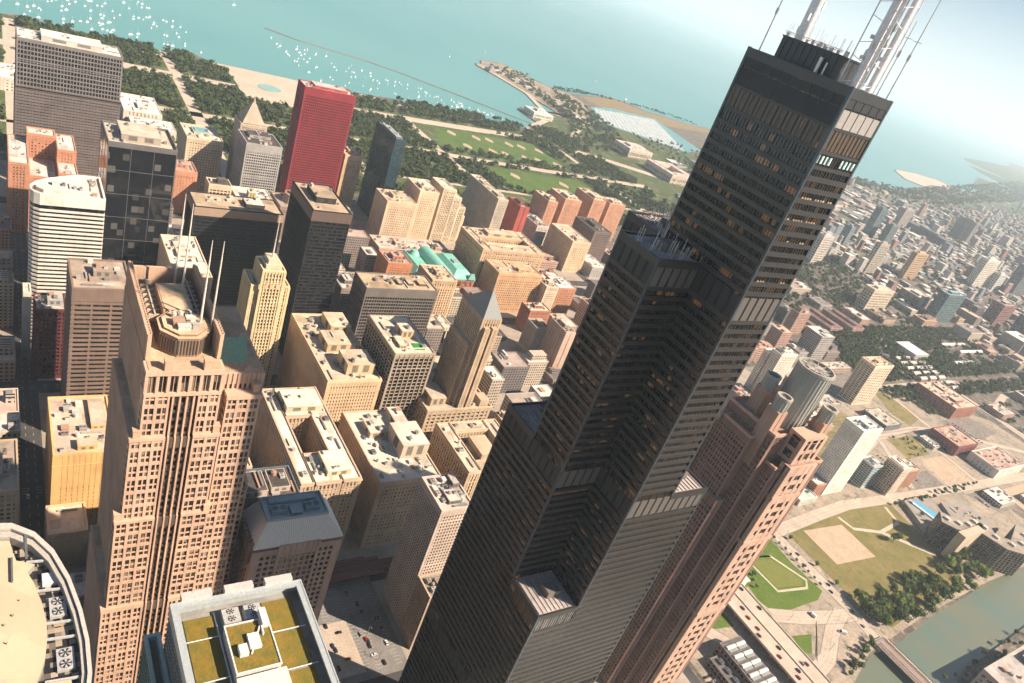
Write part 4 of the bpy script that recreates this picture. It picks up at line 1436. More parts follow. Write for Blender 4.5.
# ------------------------------------------------------------------ stone trading tower with pyramid roof
def pyramid_tower():
    T = thing('pyramid_roof_tower', 'slender limestone tower with grey pyramid roof and a small statue at its tip', 'office tower', (0, 0, 0))
    FOOT.append((284, 372, -172, -100))
    wc = (0.50, 0.36, 0.235)
    wm, gm = MB(), MB()
    facade(wm, gm, 285, 372, -171, -101, 0, 60, 'grid', 5.2, 4.2, 1.9, 1.6, 4, 6)
    facade(wm, gm, 291, 332, -150.5, -131, 60, 158, 'piers', 2.9, 3.9, 1.3, 1.3, 5, 0)
    facade(wm, gm, 287, 291.2, -147, -142.5, 60, 150, 'piers', 2.2, 3.9, 1.0, 1.3, 5, 0, .02)
    facade(wm, gm, 287, 291.2, -138.5, -134, 60, 150, 'piers', 2.2, 3.9, 1.0, 1.3, 5, 0, .03)
    facade(wm, gm, 296, 330, -131, -127, 60, 128, 'piers', 2.9, 3.9, 1.3, 1.3, 5, 0, .04)
    facade(wm, gm, 310, 345, -165, -151, 60, 112, 'piers', 2.9, 3.9, 1.3, 1.3, 5, 0, .05)
    wm.build('wall', wall(wc), T); gm.build('glazing', glass(), T)
    rb = MB()
    rb.prism([(290.5, -151), (332.5, -151), (332.5, -130.5), (290.5, -130.5)], 158.2, 180, 0, None, [(303, -141.5), (306, -141.5), (306, -140), (303, -140)])
    rb.build('pyramid_roof', plain((0.22, 0.22, 0.2), .7), T)
    sb = MB(); sb.cyl(304.5, -140.8, .8, 180, 184, 8, r2=.5); sb.cyl(304.5, -140.8, .6, 184, 189, 8, r2=.25); sb.cyl(304.5, -140.8, .45, 189, 190, 8)
    sb.build('statue', plain((0.4, 0.4, 0.38), .4, .6), T)
    rm = MB(); rm.box(286, 371, -170, -102, 60, 60.2); rm.box(297, 329, -130.5, -127.5, 128, 128.2); rm.box(311, 344, -164, -152, 112, 112.2)
    rm.build('roof', roofm(RCREAM), T)
    pm = MB(); pm.ring(284, 373, -172, -100, 1.2, 60.05, 62); pm.ring(309, 346, -166, -151, .8, 112.05, 113.5)
    pm.build('parapet', wall((0.56, 0.41, 0.27)), T)
    penthouse(T, 292, 318, -122, -106, 60.2, 9, (0.5, 0.36, .24), RCREAM)
    mb = MB(); mb.box(287, 300, -168, -158, 60.2, 68)
    mb.build('roof_enclosure', wall((.48, .35, .24)), T)
    clutter(T, 287, 308, -157, -126, 60.2, 8, random.Random(4)); clutter(T, 335, 370, -150, -104, 60.2, 6, random.Random(6))


pyramid_tower()

# ------------------------------------------------------------------ the other downtown blocks, each measured on the street grid
G_DARK = glass((0.007, 0.008, 0.010), (0.05, 0.045, 0.04), 0.15)
G_TEAL = glass((0.012, 0.035, 0.045), (0.05, 0.09, 0.10), 0.3, rough=.08)
G_BROWN = glass((0.015, 0.012, 0.010), (0.17, 0.12, 0.085), 0.25)
tt = tower('slab_tower', 'broad grey slab tower by the lakefront park, latticed at its top', 'office tower', (864, 911, 96, 205, 177), 'grid', (0.20, 0.175, 0.16), G_DARK, RWHITE, 3.4, 5.2, .9, 1.5, 3.0, 8, pents=((.15, .85, .2, .78, 6),), pwc=(.55, .46, .38), n=8)
fm_ = MB()
facade(fm_, MB(), -24.2, 24.2, -55.2, 55.2, 0, 122, 'bands', 8, 3.6, .5, 2.3, 2, 4)
fm_.build('lower_cladding', wall((0.155, 0.12, 0.105)), tt)
tower('brick_hotel', 'red brick hotel of stacked wings below the grey slab tower', 'hotel', (719, 802, 150, 214, 82), 'grid', (0.42, 0.19, 0.11), None, (.62, .5, .42), 3.2, 3.6, 1.5, 1.6, 4, 6,
      wings=((0, 1, .72, 1, 1.0), (0, .4, 0, .28, .92), (.75, 1, .3, .72, 1.15), (.4, 1, 0, .28, 1.1), (.1, .75, .3, .7, .8)), pents=(), n=14, cornice=.8)
def banded_tower():
    T = thing('white_banded_tower', 'white tower with continuous horizontal bands and a rounded northern end', 'office tower', (0, 0, 0))
    FOOT.append((491, 539, 149, 208))
    def pol(k):
        P = [(491 - k, 149 - k), (491 - k, 196.5), (493.4 - k * .7, 200.4 + k * .7), (499, 202.8 + k), (507 + k * .2, 202.6 + k), (515 + k * .6, 198.6 + k * .7), (524 + k * .8, 190 + k * .5)]
        return P + [(539 + k, 166), (539 + k, 149 - k)]
    gm, wm = MB(), MB()
    gm.prism(pol(0), 0, 146)
    z = 4.0
    while z < 138:
        wm.prism(pol(.55), z, z + 2.0, 0, None, None, True); z += 3.95
    wm.prism(pol(.6), 140, 148, 0, None, None, True)
    gm.build('glazing', G_DARK, T)
    wm.build('wall', wall((0.70, 0.62, 0.52)), T)
    A, B = pol(.62), pol(-.9)
    pm = MB()
    for i in range(len(A)):
        j = (i + 1) % len(A)
        pm.prism([A[i], A[j], B[j], B[i]], 148.02, 150.4, 0, None, None, True)
    pm.build('parapet', wall((0.74, .66, .56)), T)
    rm = MB(); rm.prism(pol(-1), 148, 148.3); rm.build('roof', roofm((.66, .54, .46)), T)
    pn = MB(); pn.prism([(496, 194), (501, 199), (508, 198), (531, 166), (531, 160), (496, 160)], 148.3, 151.6)
    pn.build('penthouse', wall((.66, .56, .48)), T)
    clutter(T, 494, 536, 151, 160, 148.3, 6, random.Random(3)); clutter(T, 498, 514, 164, 190, 151.6, 5, random.Random(5))


banded_tower()
tower('dark_glass_tower', 'dark mirrored glass tower with tan roof well between lakefront slab and banded tower', 'office tower', (557, 614, 83, 142, 177), 'glass', (0.13, 0.12, 0.115), glass((0.01, 0.011, 0.014), (0.11, 0.10, 0.09), 0.12, (5.5, 5.5, 6.5), .06), (0.52, .42, .31), 19, 24, .35, .45, 2.6, 8, pents=((.2, .85, .22, .8, 7),), pwc=(.4, .33, .26), n=5, par=2.6)
tower('park_front_block', 'cream block with a blue-green skylight on its roof, facing the park trees', 'office block', (891, 949, -42, 6, 80), 'grid', CREAM, None, RCREAM, 3.4, 3.8, 1.5, 1.7, 4, 6, pents=((.35, .75, .3, .75, 3),), prc=(.2, .38, .38), n=5, cornice=.9)
tower('grey_office_tower', 'narrow grey gridded tower left of the bright red tower', 'office tower', (816, 868, -101, -53, 110), 'grid', (0.32, 0.29, 0.26), G_DARK, RDARK, 3.0, 3.9, .8, 1.4, 9, 6, pents=((.5, .9, .2, .8, 4),), n=4)
t = tower('beehive_tower', 'pale stone tower with a pointed pyramid roof behind the grey gridded tower', 'office tower', (890, 926, -98, -62, 112), 'piers', (0.48, 0.38, 0.28), None, RTAN, 3, 3.8, 1.2, 1.4, 4, 6, pents=(), n=0)
mb = MB(); mb.prism([(-16, -16), (16, -16), (16, 16), (-16, 16)], 113.3, 141, 0, None, [(-2, -2), (2, -2), (2, 2), (-2, 2)]); mb.cyl(0, 0, 2, 141, 149, 10, r2=.4)
mb.build('pyramid_roof', wall((0.42, 0.33, 0.24)), t)
tower('red_tower', 'bright red skyscraper standing beside the lakefront park', 'skyscraper', (883, 917, -217, -140, 183), 'grid', RED, glass((0.045, 0.006, 0.008), (0.10, 0.012, 0.014), .4), (0.62, .42, .36), 3.0, 4.0, .85, 1.5, 11, 12, bw=1.4, pents=((.15, .8, .15, .8, 4),), pwc=(.45, .09, .08), n=6)
tower('tan_park_hotel', 'tan masonry block just right of the bright red tower', 'hotel', (884, 924, -250, -222, 92), 'grid', (0.56, 0.36, 0.2), None, RTAN, 3.0, 3.6, 1.4, 1.6, 5, 6, n=4)
tower('blue_glass_tower', 'thin dark teal glass tower right of the bright red tower', 'residential tower', (837, 918, -293, -275, 143), 'glass', (0.03, 0.055, 0.065), G_TEAL, (0.3, .32, .3), 2.5, 4, .2, .5, 1.5, 6, pents=((.1, .8, .2, .8, 3),), pwc=(.16, .2, .2), n=3, par=2.4)
tower('beige_block', 'beige block with regular punched windows at foot of the teal glass tower', 'office block', (743, 788, -287, -240, 80), 'grid', (0.56, 0.40, 0.26), None, RTAN, 3.3, 3.7, 1.6, 1.8, 5, 6, n=5)
tower('beige_hotel_wing', 'sunlit beige slab with shaded side just right of the punched beige block', 'hotel', (762, 812, -330, -298, 95), 'grid', (0.58, 0.42, 0.27), None, RCREAM, 3.3, 3.7, 1.7, 1.9, 5, 6, pents=((.2, .6, .2, .8, 4),), n=4)
tower('stepped_hotel', 'cream hotel stepping down to the south with a raised ribbed centre', 'hotel', (785, 830, -410, -350, 95), 'piers', (0.60, 0.46, 0.31), None, RCREAM, 2.8, 3.7, 1.2, 1.3, 4, 6, wings=((0, 1, .62, 1, 1.0), (.08, 1, .36, .62, .86), (.16, 1, .12, .36, .68), (.3, 1, 0, .12, .5)), pents=(), n=6)
tower('shaded_slab_hotel', 'long slab hotel near the ball fields, its wide north wall in shade', 'hotel', (785, 890, -475, -455, 90), 'grid', (0.42, 0.34, 0.26), None, RCREAM, 3.4, 3.5, 1.6, 1.7, 4, 6, pents=((.1, .3, .2, .8, 4), (.6, .75, .2, .8, 3)), n=4)
t = tower('black_steel_courthouse', 'wide black steel and glass slab with a tan roof and sunlit top band', 'office tower', (571, 609, -34, 57, 117), 'grid', (0.026, 0.027, 0.03), glass((0.01, 0.016, 0.02), (0.03, 0.04, 0.045), .3), (0.44, .32, .21), 1.45, 3.9, .25, 1.2, .6, 8, pents=((.25, .7, .2, .42, 4.5),), pwc=(.05, .045, .04), prc=(.7, .6, .5), n=4)
mb = MB(); mb.ring(-20, 20, -46.5, 46.5, 1.2, 108, 117.06); mb.build('louver_band', wall((0.36, 0.25, 0.17), .6, .15), t)
t = tower('black_steel_federal_tower', 'black steel office tower with brown top band in front of the red tower', 'office tower', (465, 535, -64, -25, 171), 'grid', (0.026, 0.026, 0.028), glass((0.010, 0.012, 0.014), (0.07, 0.06, 0.05), .35), (0.45, .32, .21), 1.45, 3.9, .22, 1.3, .6, 8, pents=((.3, .75, .25, .78, 6),), pwc=(.035, .033, .03), prc=(.42, .3, .2), n=3)
mb = MB(); mb.ring(-36, 36, -20.6, 20.6, 1.2, 161, 171.06); mb.build('louver_band', wall((0.13, 0.085, 0.07), .6, .15), t)
tower('brown_banded_tower', 'brown tower with dark window bands and two vertical ribs beside the spired tower', 'office tower', (351, 396, 144, 182, 140), 'bands', (0.21, 0.14, 0.105), G_DARK, (0.36, .27, .2), 15, 4.05, 1.5, 2.0, 10, 6, pents=((.42, .68, .28, .62, 5),), pwc=(.34, .26, .2), n=6)
tower('dark_grid_block', 'dark wide block with fine pale window grid and striped orange roof', 'office block', (434, 468, -168, -85, 105), 'grid', (0.18, 0.15, 0.125), G_DARK, (0.50, .35, .22), 2.9, 3.9, .55, 1.3, 8, 6, pents=((.3, .6, .12, .22, 2.5), (.3, .6, .3, .38, 2.5), (.3, .6, .46, .52, 2.5)), pwc=(.12, .1, .09), n=8)
t = tower('roof_lawn_tower', 'dark ribbed tower whose pale roof carries a small square of bright green turf', 'office tower', (306, 372, -103, -63, 110), 'piers', (0.34, 0.26, 0.19), G_DARK, (0.62, .5, .37), 5.0, 3.9, 1.0, .8, 3, 8, pents=((.4, .62, .3, .6, 8), (.15, .4, .62, .8, 3)), pwc=(.5, .36, .22), n=9)
mb = MB(); mb.box(-26, -15, -13, -3, 110.12, 110.6); mb.build('turf_patch', plain((0.03, 0.22, 0.03), .9), t)
tower('arcaded_office_block', 'large tan block with uneven roof levels and a row of arched top windows', 'office block', (307, 418, -57, -7, 82), 'grid', (0.56, 0.385, 0.23), None, (0.52, .40, .28), 2.7, 3.7, 1.3, 1.6, 3.5, 6, cornice=.8,
      pents=((.08, .3, .1, .62, 11), (.4, .62, .3, .75, 9), (.66, .9, .1, .5, 10), (.34, .44, .04, .3, 4)), pwc=(.58, .42, .25), n=16)
tower('light_court_block', 'cream block with a deep open light court and equipment on its white roof', 'office block', (186, 299, 7, 52, 82), 'grid', (0.44, 0.31, 0.21), None, (0.68, .58, .44), 3.1, 3.8, 1.3, 1.6, 3.5, 6, court=(.28, .68, .32, .78, .35), cornice=1.0, pents=((.05, .25, .15, .55, 5), (.72, .92, .1, .75, 6)), pwc=(.62, .48, .32), n=18)
tower('atrium_bank_block', 'tan colonnaded block with a sunken roof well beside the black skyscraper', 'office block', (190, 255, -155, -93, 70), 'piers', (0.46, 0.335, 0.22), None, (0.56, .43, .31), 3.4, 3.9, 1.5, 1.2, 5, 8, court=(.2, .8, .22, .8, .82), cornice=.9, pents=((.3, .7, .35, .62, -4),), n=10)
tower('stacked_roof_block', 'cream block with a taller boxy penthouse and curved metal roof', 'office block', (190, 278, -66, -13, 70), 'grid', (0.45, 0.31, 0.21), None, (0.62, .52, .4), 3.0, 3.8, 1.4, 1.7, 3.5, 6, cornice=.8, pents=((.28, .62, .05, .5, 14), (.66, .95, .08, .3, 7), (.6, .8, .5, .8, 6)), pwc=(.55, .43, .31), prc=(.66, .56, .44), n=14)
tower('square_grid_tower', 'square-windowed grey tower with open mechanical roof beside the black skyscraper', 'office tower', (112, 145, -40, -15, 116), 'grid', (0.50, 0.385, 0.31), G_DARK, (0.5, .41, .34), 2.35, 3.0, .8, 1.0, 3.5, 6, pents=((.15, .5, .3, .7, 3), (.6, .9, .1, .3, 4)), pwc=(.2, .17, .15), n=10)
tower('small_stone_block', 'small stone block tucked low against the black skyscraper', 'office block', (92, 110.5, -38, -15.5, 54), 'grid', (0.40, 0.28, 0.2), None, RGREY, 2.4, 3.4, .9, 1.2, 3, 5, pents=((.3, .7, .3, .6, 3),), n=8)
tower('arched_top_block', 'cream block with arched top arcade and white roof behind the spires', 'office block', (459, 543, 60, 92, 95), 'grid', (0.55, 0.41, 0.28), None, (0.68, .56, .44), 3.6, 3.9, 1.5, 1.4, 6, 6, cornice=.8, pents=((.0, .25, .1, .9, 5), (.45, .8, .25, .75, 3)), n=8)
t = tower('shouldered_stone_tower', 'ornate yellowish stone tower with a tall thin mast and lower shoulders', 'office tower', (396, 428, 8, 42, 122), 'piers', (0.60, 0.46, 0.26), None, RTAN, 2.7, 3.6, 1.1, 1.2, 3, 6, wings=((0, .8, .22, .8, 1.14), (.1, 1, .8, 1, 1.0), (.1, 1, 0, .22, 1.0)), pents=(), n=4)
mb = MB(); mb.box(-12, 6, -7, 7, 139.3, 143); mb.box(-10, 4, -5, 5, 143, 147); mb.build('crown', wall((0.55, 0.47, 0.33)), t)
mb = MB(); mb.cyl(-3, 0, .8, 147, 160, 8, r2=.5); mb.cyl(-3, 0, .5, 160, 186, 8, r2=.2); mb.build('mast', plain((0.7, .62, .52), .5), t)
mb = MB()
for q in range(5): mb.box(-16.6, -15, -12 + q * 5.5, -10 + q * 5.5, 121, 126); 
mb.build('turret', wall((0.62, 0.48, 0.28)), t)
tower('cream_infill_block', 'small cream roof with two vents between the spired tower and light-court block', 'office block', (217, 246, 78, 95, 75), 'grid', (0.52, 0.37, 0.24), None, RCREAM, 3, 3.8, 1.3, 1.6, 3, 6, pents=((.15, .4, .2, .7, 3),), n=4)
tower('dark_roof_tower', 'tower with dark bitumen roof and white equipment rooms behind the sloped crown', 'office tower', (139, 166, 74, 118, 120), 'glass', (0.10, 0.13, 0.15), G_TEAL, (0.12, .09, .075), 3, 3.9, .3, 1, 3, 6, pents=((.1, .75, .45, .85, 5), (.2, .8, .12, .38, 4)), pwc=(.5, .42, .34), prc=(.1, .085, .075), n=7)
tower('orange_wall_block', 'block with a blank sunlit orange west wall and small square windows up high', 'office block', (246, 308, 161, 197, 75), 'grid', (0.56, 0.33, 0.13), None, (0.50, .37, .27), 3.2, 3.6, 2.3, 2.5, 30, 18, pents=((.05, .18, .3, .62, 4), (.4, .9, .1, .35, 3)), n=10)
tower('podium_block', 'low tan annexe with a dark cooling fan below the orange wall', 'office block', (216, 242, 178, 200, 34), 'grid', (0.52, 0.34, 0.19), None, (0.56, .41, .28), 6, 4, 3, 3, 3, 5, pents=(), n=1)
tower('side_street_block', 'dim roofed block at the far left edge across the dark street', 'office block', (231, 280, 216, 243, 62), 'grid', (0.40, 0.28, 0.18), None, (0.34, .26, .19), 3.2, 3.8, 1.3, 1.5, 3, 6, n=4)
tower('red_shaded_block', 'dark red building in the shade with a pale roof block on top', 'office block', (436, 462, 178, 200, 70), 'grid', (0.13, 0.035, 0.03), G_DARK, (0.4, .34, .29), 3.2, 3.8, 1.3, 1.5, 3, 6, pents=((.3, .9, .1, .6, 5),), pwc=(.34, .32, .3), n=3)
tower('narrow_pale_slab', 'thin pale slab rising beside the dark red building', 'office block', (470, 486, 202, 207, 66), 'grid', (0.5, 0.43, 0.35), None, RCREAM, 3, 3.8, 1.6, 1.8, 3, 5, pents=(), n=0)
tower('shaded_low_block', 'low block in the shadow behind the dark wide grid block', 'office block', (512, 550, -118, -95, 60), 'grid', (0.28, 0.22, 0.18), G_DARK, (.5, .45, .4), 3, 3.8, 1.2, 1.5, 3, 5, n=5)
tower('tan_ribbed_block', 'tan vertical-ribbed block in front of the green-roofed library', 'office block', (526, 566, -251, -216, 70), 'piers', (0.55, 0.37, 0.22), None, RTAN, 3.4, 3.7, 1.5, 1.5, 4, 6, n=5, cornice=.7)
tower('columned_pavilion', 'small white pavilion with black columns in a sunken plaza', 'pavilion', (488, 516, -240, -212, 25), 'piers', (0.55, 0.44, 0.35), G_DARK, RCREAM, 7, 20, 1.6, 2, 5, 0, pents=((.3, .8, .3, .8, 4),), n=4)
tower('roof_trench_block', 'big tan block with a long dark trench across its roof, right of the library', 'office block', (619, 690, -449, -340, 75), 'grid', (0.50, 0.33, 0.2), None, (0.55, .41, .28), 4.4, 4.0, 1.7, 1.5, 4, 6, court=(.3, .6, .12, .88, .86), cornice=.8, pents=((.65, .9, .2, .7, 5),), n=10)
tower('orange_stone_block', 'orange stone block with arched top below the roof-trench block', 'office block', (572, 612, -420, -345, 62), 'grid', (0.52, 0.30, 0.16), None, (0.48, .33, .2), 3.6, 3.8, 1.5, 1.6, 3.5, 6, cornice=.7, pents=((.2, .4, .2, .5, 4),), n=6)
tower('beige_cube_block', 'pale beige cube with one shaded side left of the white-roofed brick block', 'office block', (558, 580, -446, -424, 52), 'grid', (0.57, 0.43, 0.3), None, RCREAM, 3.1, 3.6, 1.4, 1.7, 3.5, 5, n=3)
tower('white_roof_brick_block', 'orange brick block with a white roof and raised skylight box', 'loft building', (560, 597, -481, -450, 50), 'grid', (0.44, 0.20, 0.11), None, (.75, .7, .62), 3.1, 3.7, 1.4, 1.7, 3.5, 5, pents=((.3, .75, .3, .7, 3),), pwc=(.6, .55, .5), n=4)
tower('low_red_loft', 'low red brick loft with a pale roof beside the rail plaza', 'loft building', (517, 540, -411, -376, 35), 'grid', (0.42, 0.17, 0.1), None, RCREAM, 3.1, 3.7, 1.4, 1.7, 3.5, 5, n=4)
tower('corner_loft', 'small grey loft block at the corner of the brown rail plaza', 'loft building', (457, 480, -366, -344, 45), 'grid', (0.34, 0.27, 0.21), None, RTAN, 3.1, 3.7, 1.3, 1.6, 3.5, 5, n=3)
tower('pinkish_blank_tower', 'pinkish narrow block with a blank ribbed wall near the black skyscraper', 'apartment block', (420, 455, -375, -360, 62), 'piers', (0.46, 0.31, 0.23), None, (.5, .42, .33), 5, 3.6, 3.2, 2.2, 4, 5, n=4)
tower('brick_library_neighbour', 'red brick block with pink roof just left of the green-roofed library', 'office block', (595, 630, -222, -188, 55), 'grid', (0.44, 0.18, 0.09), None, RPINK, 3.1, 3.7, 1.5, 1.7, 3.5, 5, n=6)
tower('pink_department_store', 'broad store building with a pinkish roof behind the library', 'department store', (668, 708, -322, -208, 40), 'grid', (0.46, 0.33, 0.24), None, (0.56, .40, .32), 4, 4.2, 1.5, 1.7, 4, 5, pents=((.2, .6, .1, .2, 4), (.3, .6, .6, .75, 5)), n=14)
tower('punched_beige_block', 'boxy beige block with square windows by the black tower antennas roof', 'apartment block', (716, 787, -622, -582, 58), 'grid', (0.55, 0.40, 0.25), None, (.54, .42, .3), 4.2, 4, 2.0, 2.2, 4, 6, n=4, pents=((.1, .3, .3, .7, 4),))
tower('dark_pyramid_block', 'dark hulking brick block behind the boxy beige block', 'office block', (752, 815, -695, -655, 66), 'grid', (0.17, 0.12, 0.10), G_DARK, RDARK, 4.2, 4, 2.0, 2.2, 4, 6, n=3)
for i, (b, wd) in enumerate((((850, 900, -632, -610, 75), 'first'), ((860, 912, -695, -655, 80), 'second'), ((866, 925, -760, -728, 85), 'third'), ((872, 907, -820, -778, 80), 'fourth'))):
    tower('brick_apartment_tower', '%s from the left of the four orange-topped brick apartment towers near the park' % wd, 'apartment tower', b, 'grid', (0.45, 0.23, 0.14), None, (.58, .46, .33), 3.5, 3.2, 1.9, 1.6, 9, 5, group='brick apartment towers near the park', pents=((.1, .5, .2, .8, 5),), pwc=(.58, .42, .28), n=3)
tower('red_wall_block', 'narrow dark block with a vivid red end wall near the ball fields', 'loft building', (803, 845, -536, -517, 75), 'piers', (0.40, 0.085, 0.06), G_DARK, RDARK, 6, 3.6, 4, 2.4, 4, 5, n=2)
tower('grey_setback_block', 'greyish white block below the brick apartment towers', 'loft building', (812, 868, -600, -574, 40), 'grid', (0.5, 0.43, 0.36), None, (.5, .44, .38), 3.4, 3.6, 1.3, 1.6, 3.5, 5, n=5)
tower('white_shed_block', 'low pale-roofed block by the rail lines right of the boxy beige block', 'warehouse', (700, 751, -666, -633, 20), 'grid', (0.36, 0.33, 0.3), None, RWHITE, 5, 4, 2, 2, 4, 5, n=5, pents=())
tower('oval_topped_apartment_tower', 'cream balconied tower with an oval tan roof court by the tree-filled quarter', 'apartment tower', (307, 333, -962, -907, 75), 'bands', (0.62, 0.49, 0.35), G_BROWN, (.56, .36, .22), 7, 3.4, 1.2, 1.5, 3, 5, court=(.25, .75, .15, .85, .9), pents=((.35, .65, .35, .6, 3),), n=2)
tower('white_punched_tower', 'tall white tower with rows of small windows near the dry field', 'apartment tower', (148, 174, -651, -608, 100), 'grid', (0.70, 0.63, 0.54), None, (.72, .66, .58), 2.6, 3.2, 1.3, 1.5, 5, 4, pents=((.1, .6, .3, .7, 4),), pwc=(.6, .55, .5), n=4)
tower('brick_podium', 'red brick podium with white roof at the foot of the tall white tower', 'parking garage', (149, 177, -605, -586, 18), 'grid', (0.42, 0.2, 0.13), None, RWHITE, 3, 3.4, 1, 1.4, 2, 3, n=3, pents=())
tower('pale_green_shed', 'low pale green-roofed hall beside the brick podium', 'hall', (140, 172, -582, -548, 8), 'grid', (0.5, 0.47, 0.4), None, (.5, .58, .48), 5, 4, 2, 1.6, 2, 3, n=3, pents=())
tower('brick_print_works', 'long red brick works with a cluttered pale roof beyond the car parks', 'factory', (247, 325, -1213, -1132, 22), 'grid', (0.34, 0.15, 0.10), None, (.54, .4, .3), 5, 4.4, 2, 2, 4, 5, pents=((.2, .4, .3, .7, 4), (.6, .9, .4, .5, 3)), n=16)
tower('purple_brick_shop', 'dark red brick shop block with white window row beside the pale road', 'shop', (168, 215, -1060, -993, 18), 'grid', (0.22, 0.075, 0.07), glass(prob=.5, blind=(.3, .28, .25)), (.45, .28, .2), 6, 4.4, 2, 1.6, 6, 4, pents=(), n=8)
tower('white_condominium', 'white stepped condominium tower rising behind the granite tower', 'apartment tower', (302, 328, -668, -632, 104), 'grid', (0.66, 0.57, 0.46), None, (.7, .62, .52), 2.8, 3.2, 1.0, 1.4, 3, 4, wings=((0, .6, 0, 1, 1.0), (.6, 1, 0, 1, .93)), pents=((.1, .5, .3, .8, 5),), n=4)
tower('grey_wall_loft', 'low brick loft with a blank grey north wall and pink roof', 'loft building', (300, 333, -628, -598, 35), 'grid', (0.30, 0.22, 0.2), None, (.5, .3, .24), 5, 4, 3, 2.4, 5, 5, n=5, pents=((.5, .9, .3, .8, 4),))
tower('glass_balcony_block', 'blue-green glass block beside the tall white tower', 'apartment block', (146, 166, -718, -694, 35), 'bands', (0.34, 0.38, 0.36), G_TEAL, (.4, .4, .36), 4, 3.2, .6, 1.0, 2, 4, n=3, pents=((.2, .6, .2, .6, 3),))
tower('white_edge_slab', 'pale slab with a long narrow white roof right of the glass block', 'apartment block', (126, 150, -745, -725, 45), 'bands', (0.50, 0.40, 0.31), G_BROWN, (.7, .6, .48), 4, 3.2, 1, 1.6, 3, 4, n=2, pents=((.1, .9, .7, .9, 2),))
tower('brick_balcony_block', 'reddish brick block with a shaded gallery side near the parking lot', 'apartment block', (132, 156, -796, -764, 30), 'grid', (0.38, 0.2, 0.13), None, (.5, .4, .32), 3, 3.2, 1.2, 1.4, 3, 4, n=3, pents=((.3, .7, .3, .7, 3),))
tower('old_post_building', 'flat-roofed building at the bottom right corner beside the river', 'office block', (-165, -97, -625, -520, 25), 'grid', (0.4, 0.33, 0.27), None, (.4, .34, .3), 6, 5, 2, 2, 4, 6, n=6, pents=((.3, .9, .1, .4, 5),), pwc=(.1, .1, .1))
tower('white_school_block', 'white L-shaped hall with a sunlit gable wall near the rail cutting', 'hall', (112, 158, -1112, -1020, 15), 'grid', (0.6, 0.53, 0.45), None, (.45, .28, .22), 7, 5, 4, 3, 5, 4, n=14, pents=())
tower('white_deck_slab', 'long low white-roofed shed among the trees by the diagonal road', 'shed', (424, 473, -1363, -1308, 12), 'grid', (0.4, 0.36, 0.32), None, (.78, .72, .64), 6, 4, 2, 1.6, 3, 3, n=0, pents=())
tower('museum_hall', 'long pale museum hall on the lakefront with a pinkish roof', 'museum', (1569, 1651, -1537, -1436, 28), 'piers', (0.58, 0.47, 0.37), None, (.58, .45, .4), 6, 14, 2, 3, 6, 4, pents=((.3, .7, .2, .8, 6),), n=4)
tower('stadium_hall', 'low grey and cream stadium block right of the museum hall', 'stadium', (1365, 1492, -1560, -1446, 26), 'piers', (0.55, 0.43, 0.33), G_DARK, (.58, .44, .38), 7, 12, 3, 3, 8, 4, court=(.25, .8, .25, .8, .5), pents=(), n=4)
tower('aquarium_hall', 'white low aquarium hall on its round-nosed spit of land', 'museum', (1830, 1895, -1300, -1222, 18), 'piers', (0.66, 0.58, 0.48), None, (.72, .66, .58), 6, 10, 2, 3, 5, 3, pents=((.3, .7, .3, .7, 8),), n=2)
t = tower('planetarium', 'small domed planetarium at the tip of the long spit', 'planetarium', (2460, 2500, -1432, -1402, 10), 'piers', (0.42, 0.3, 0.26), None, (.4, .3, .26), 6, 8, 2, 3, 3, 2, pents=(), n=0)
mb = MB()
for q in range(5): mb.cyl(0, 0, 12 * math.cos(q * .3), 10.2 + 12 * math.sin(q * .3), 10.2 + 12 * math.sin((q + 1) * .3), 16, r2=12 * math.cos((q + 1) * .3))
mb.build('dome', plain((.2, .22, .24), .4), t)
# art museum and its low wings by the rail cut
for b, lb in (((1150, 1240, -5, 52, 22), 'long white-roofed museum wing at the edge of the park left of the cream block'), ((1100, 1146, -20, 45, 14), 'low pinkish museum court beside the long white-roofed wing'), ((1220, 1296, 150, 217, 20), 'low white roof at the far left edge behind the grey slab tower')):
    tower('museum_wing', lb, 'museum', b, 'grid', (.55, .45, .36), None, (.72, .65, .56), 6, 5, 3, 2.5, 3, 3, pents=((.2, .5, .3, .6, 4),), n=8)
tower('brick_theatre', 'orange brick block right of the dark mirrored glass tower', 'theatre', (812, 850, 5, 40, 60), 'grid', (0.45, 0.21, 0.12), None, RPINK, 3.4, 3.8, 2.2, 2.2, 8, 6, n=3)
tower('cream_corner_block', 'small cream block with big windows behind the black courthouse slab', 'office block', (778, 800, -32, -4, 60), 'grid', CREAM, G_BROWN, (.12, .1, .09), 4.4, 4.4, 1, 1.4, 4, 6, n=2, pents=((.3, .7, .2, .6, 6),), pwc=(.12, .08, .07))
tower('white_terrace_block', 'white-roofed block with a yellow penthouse behind the black courthouse slab', 'office block', (745, 800, -84, -36, 52), 'grid', (0.55, 0.44, 0.33), None, (.72, .63, .52), 3.4, 3.8, 1.5, 1.7, 4, 6, n=8, pents=((.3, .5, .5, .7, 10),), pwc=(.55, .38, .18))
t = tower('domed_brown_block', 'brown block topped by a faceted drum, between black slab and red tower', 'office block', (752, 800, -140, -92, 50), 'grid', (0.3, 0.2, 0.15), None, (.4, .32, .26), 3.4, 3.8, 1.5, 1.7, 4, 6, n=6, pents=())
mb = MB(); mb.cyl(0, 0, 17, 50.2, 62, 8, r2=14); mb.cyl(0, 0, 8, 62, 65, 8)
mb.build('roof_drum', wall((0.36, 0.24, 0.17)), t)

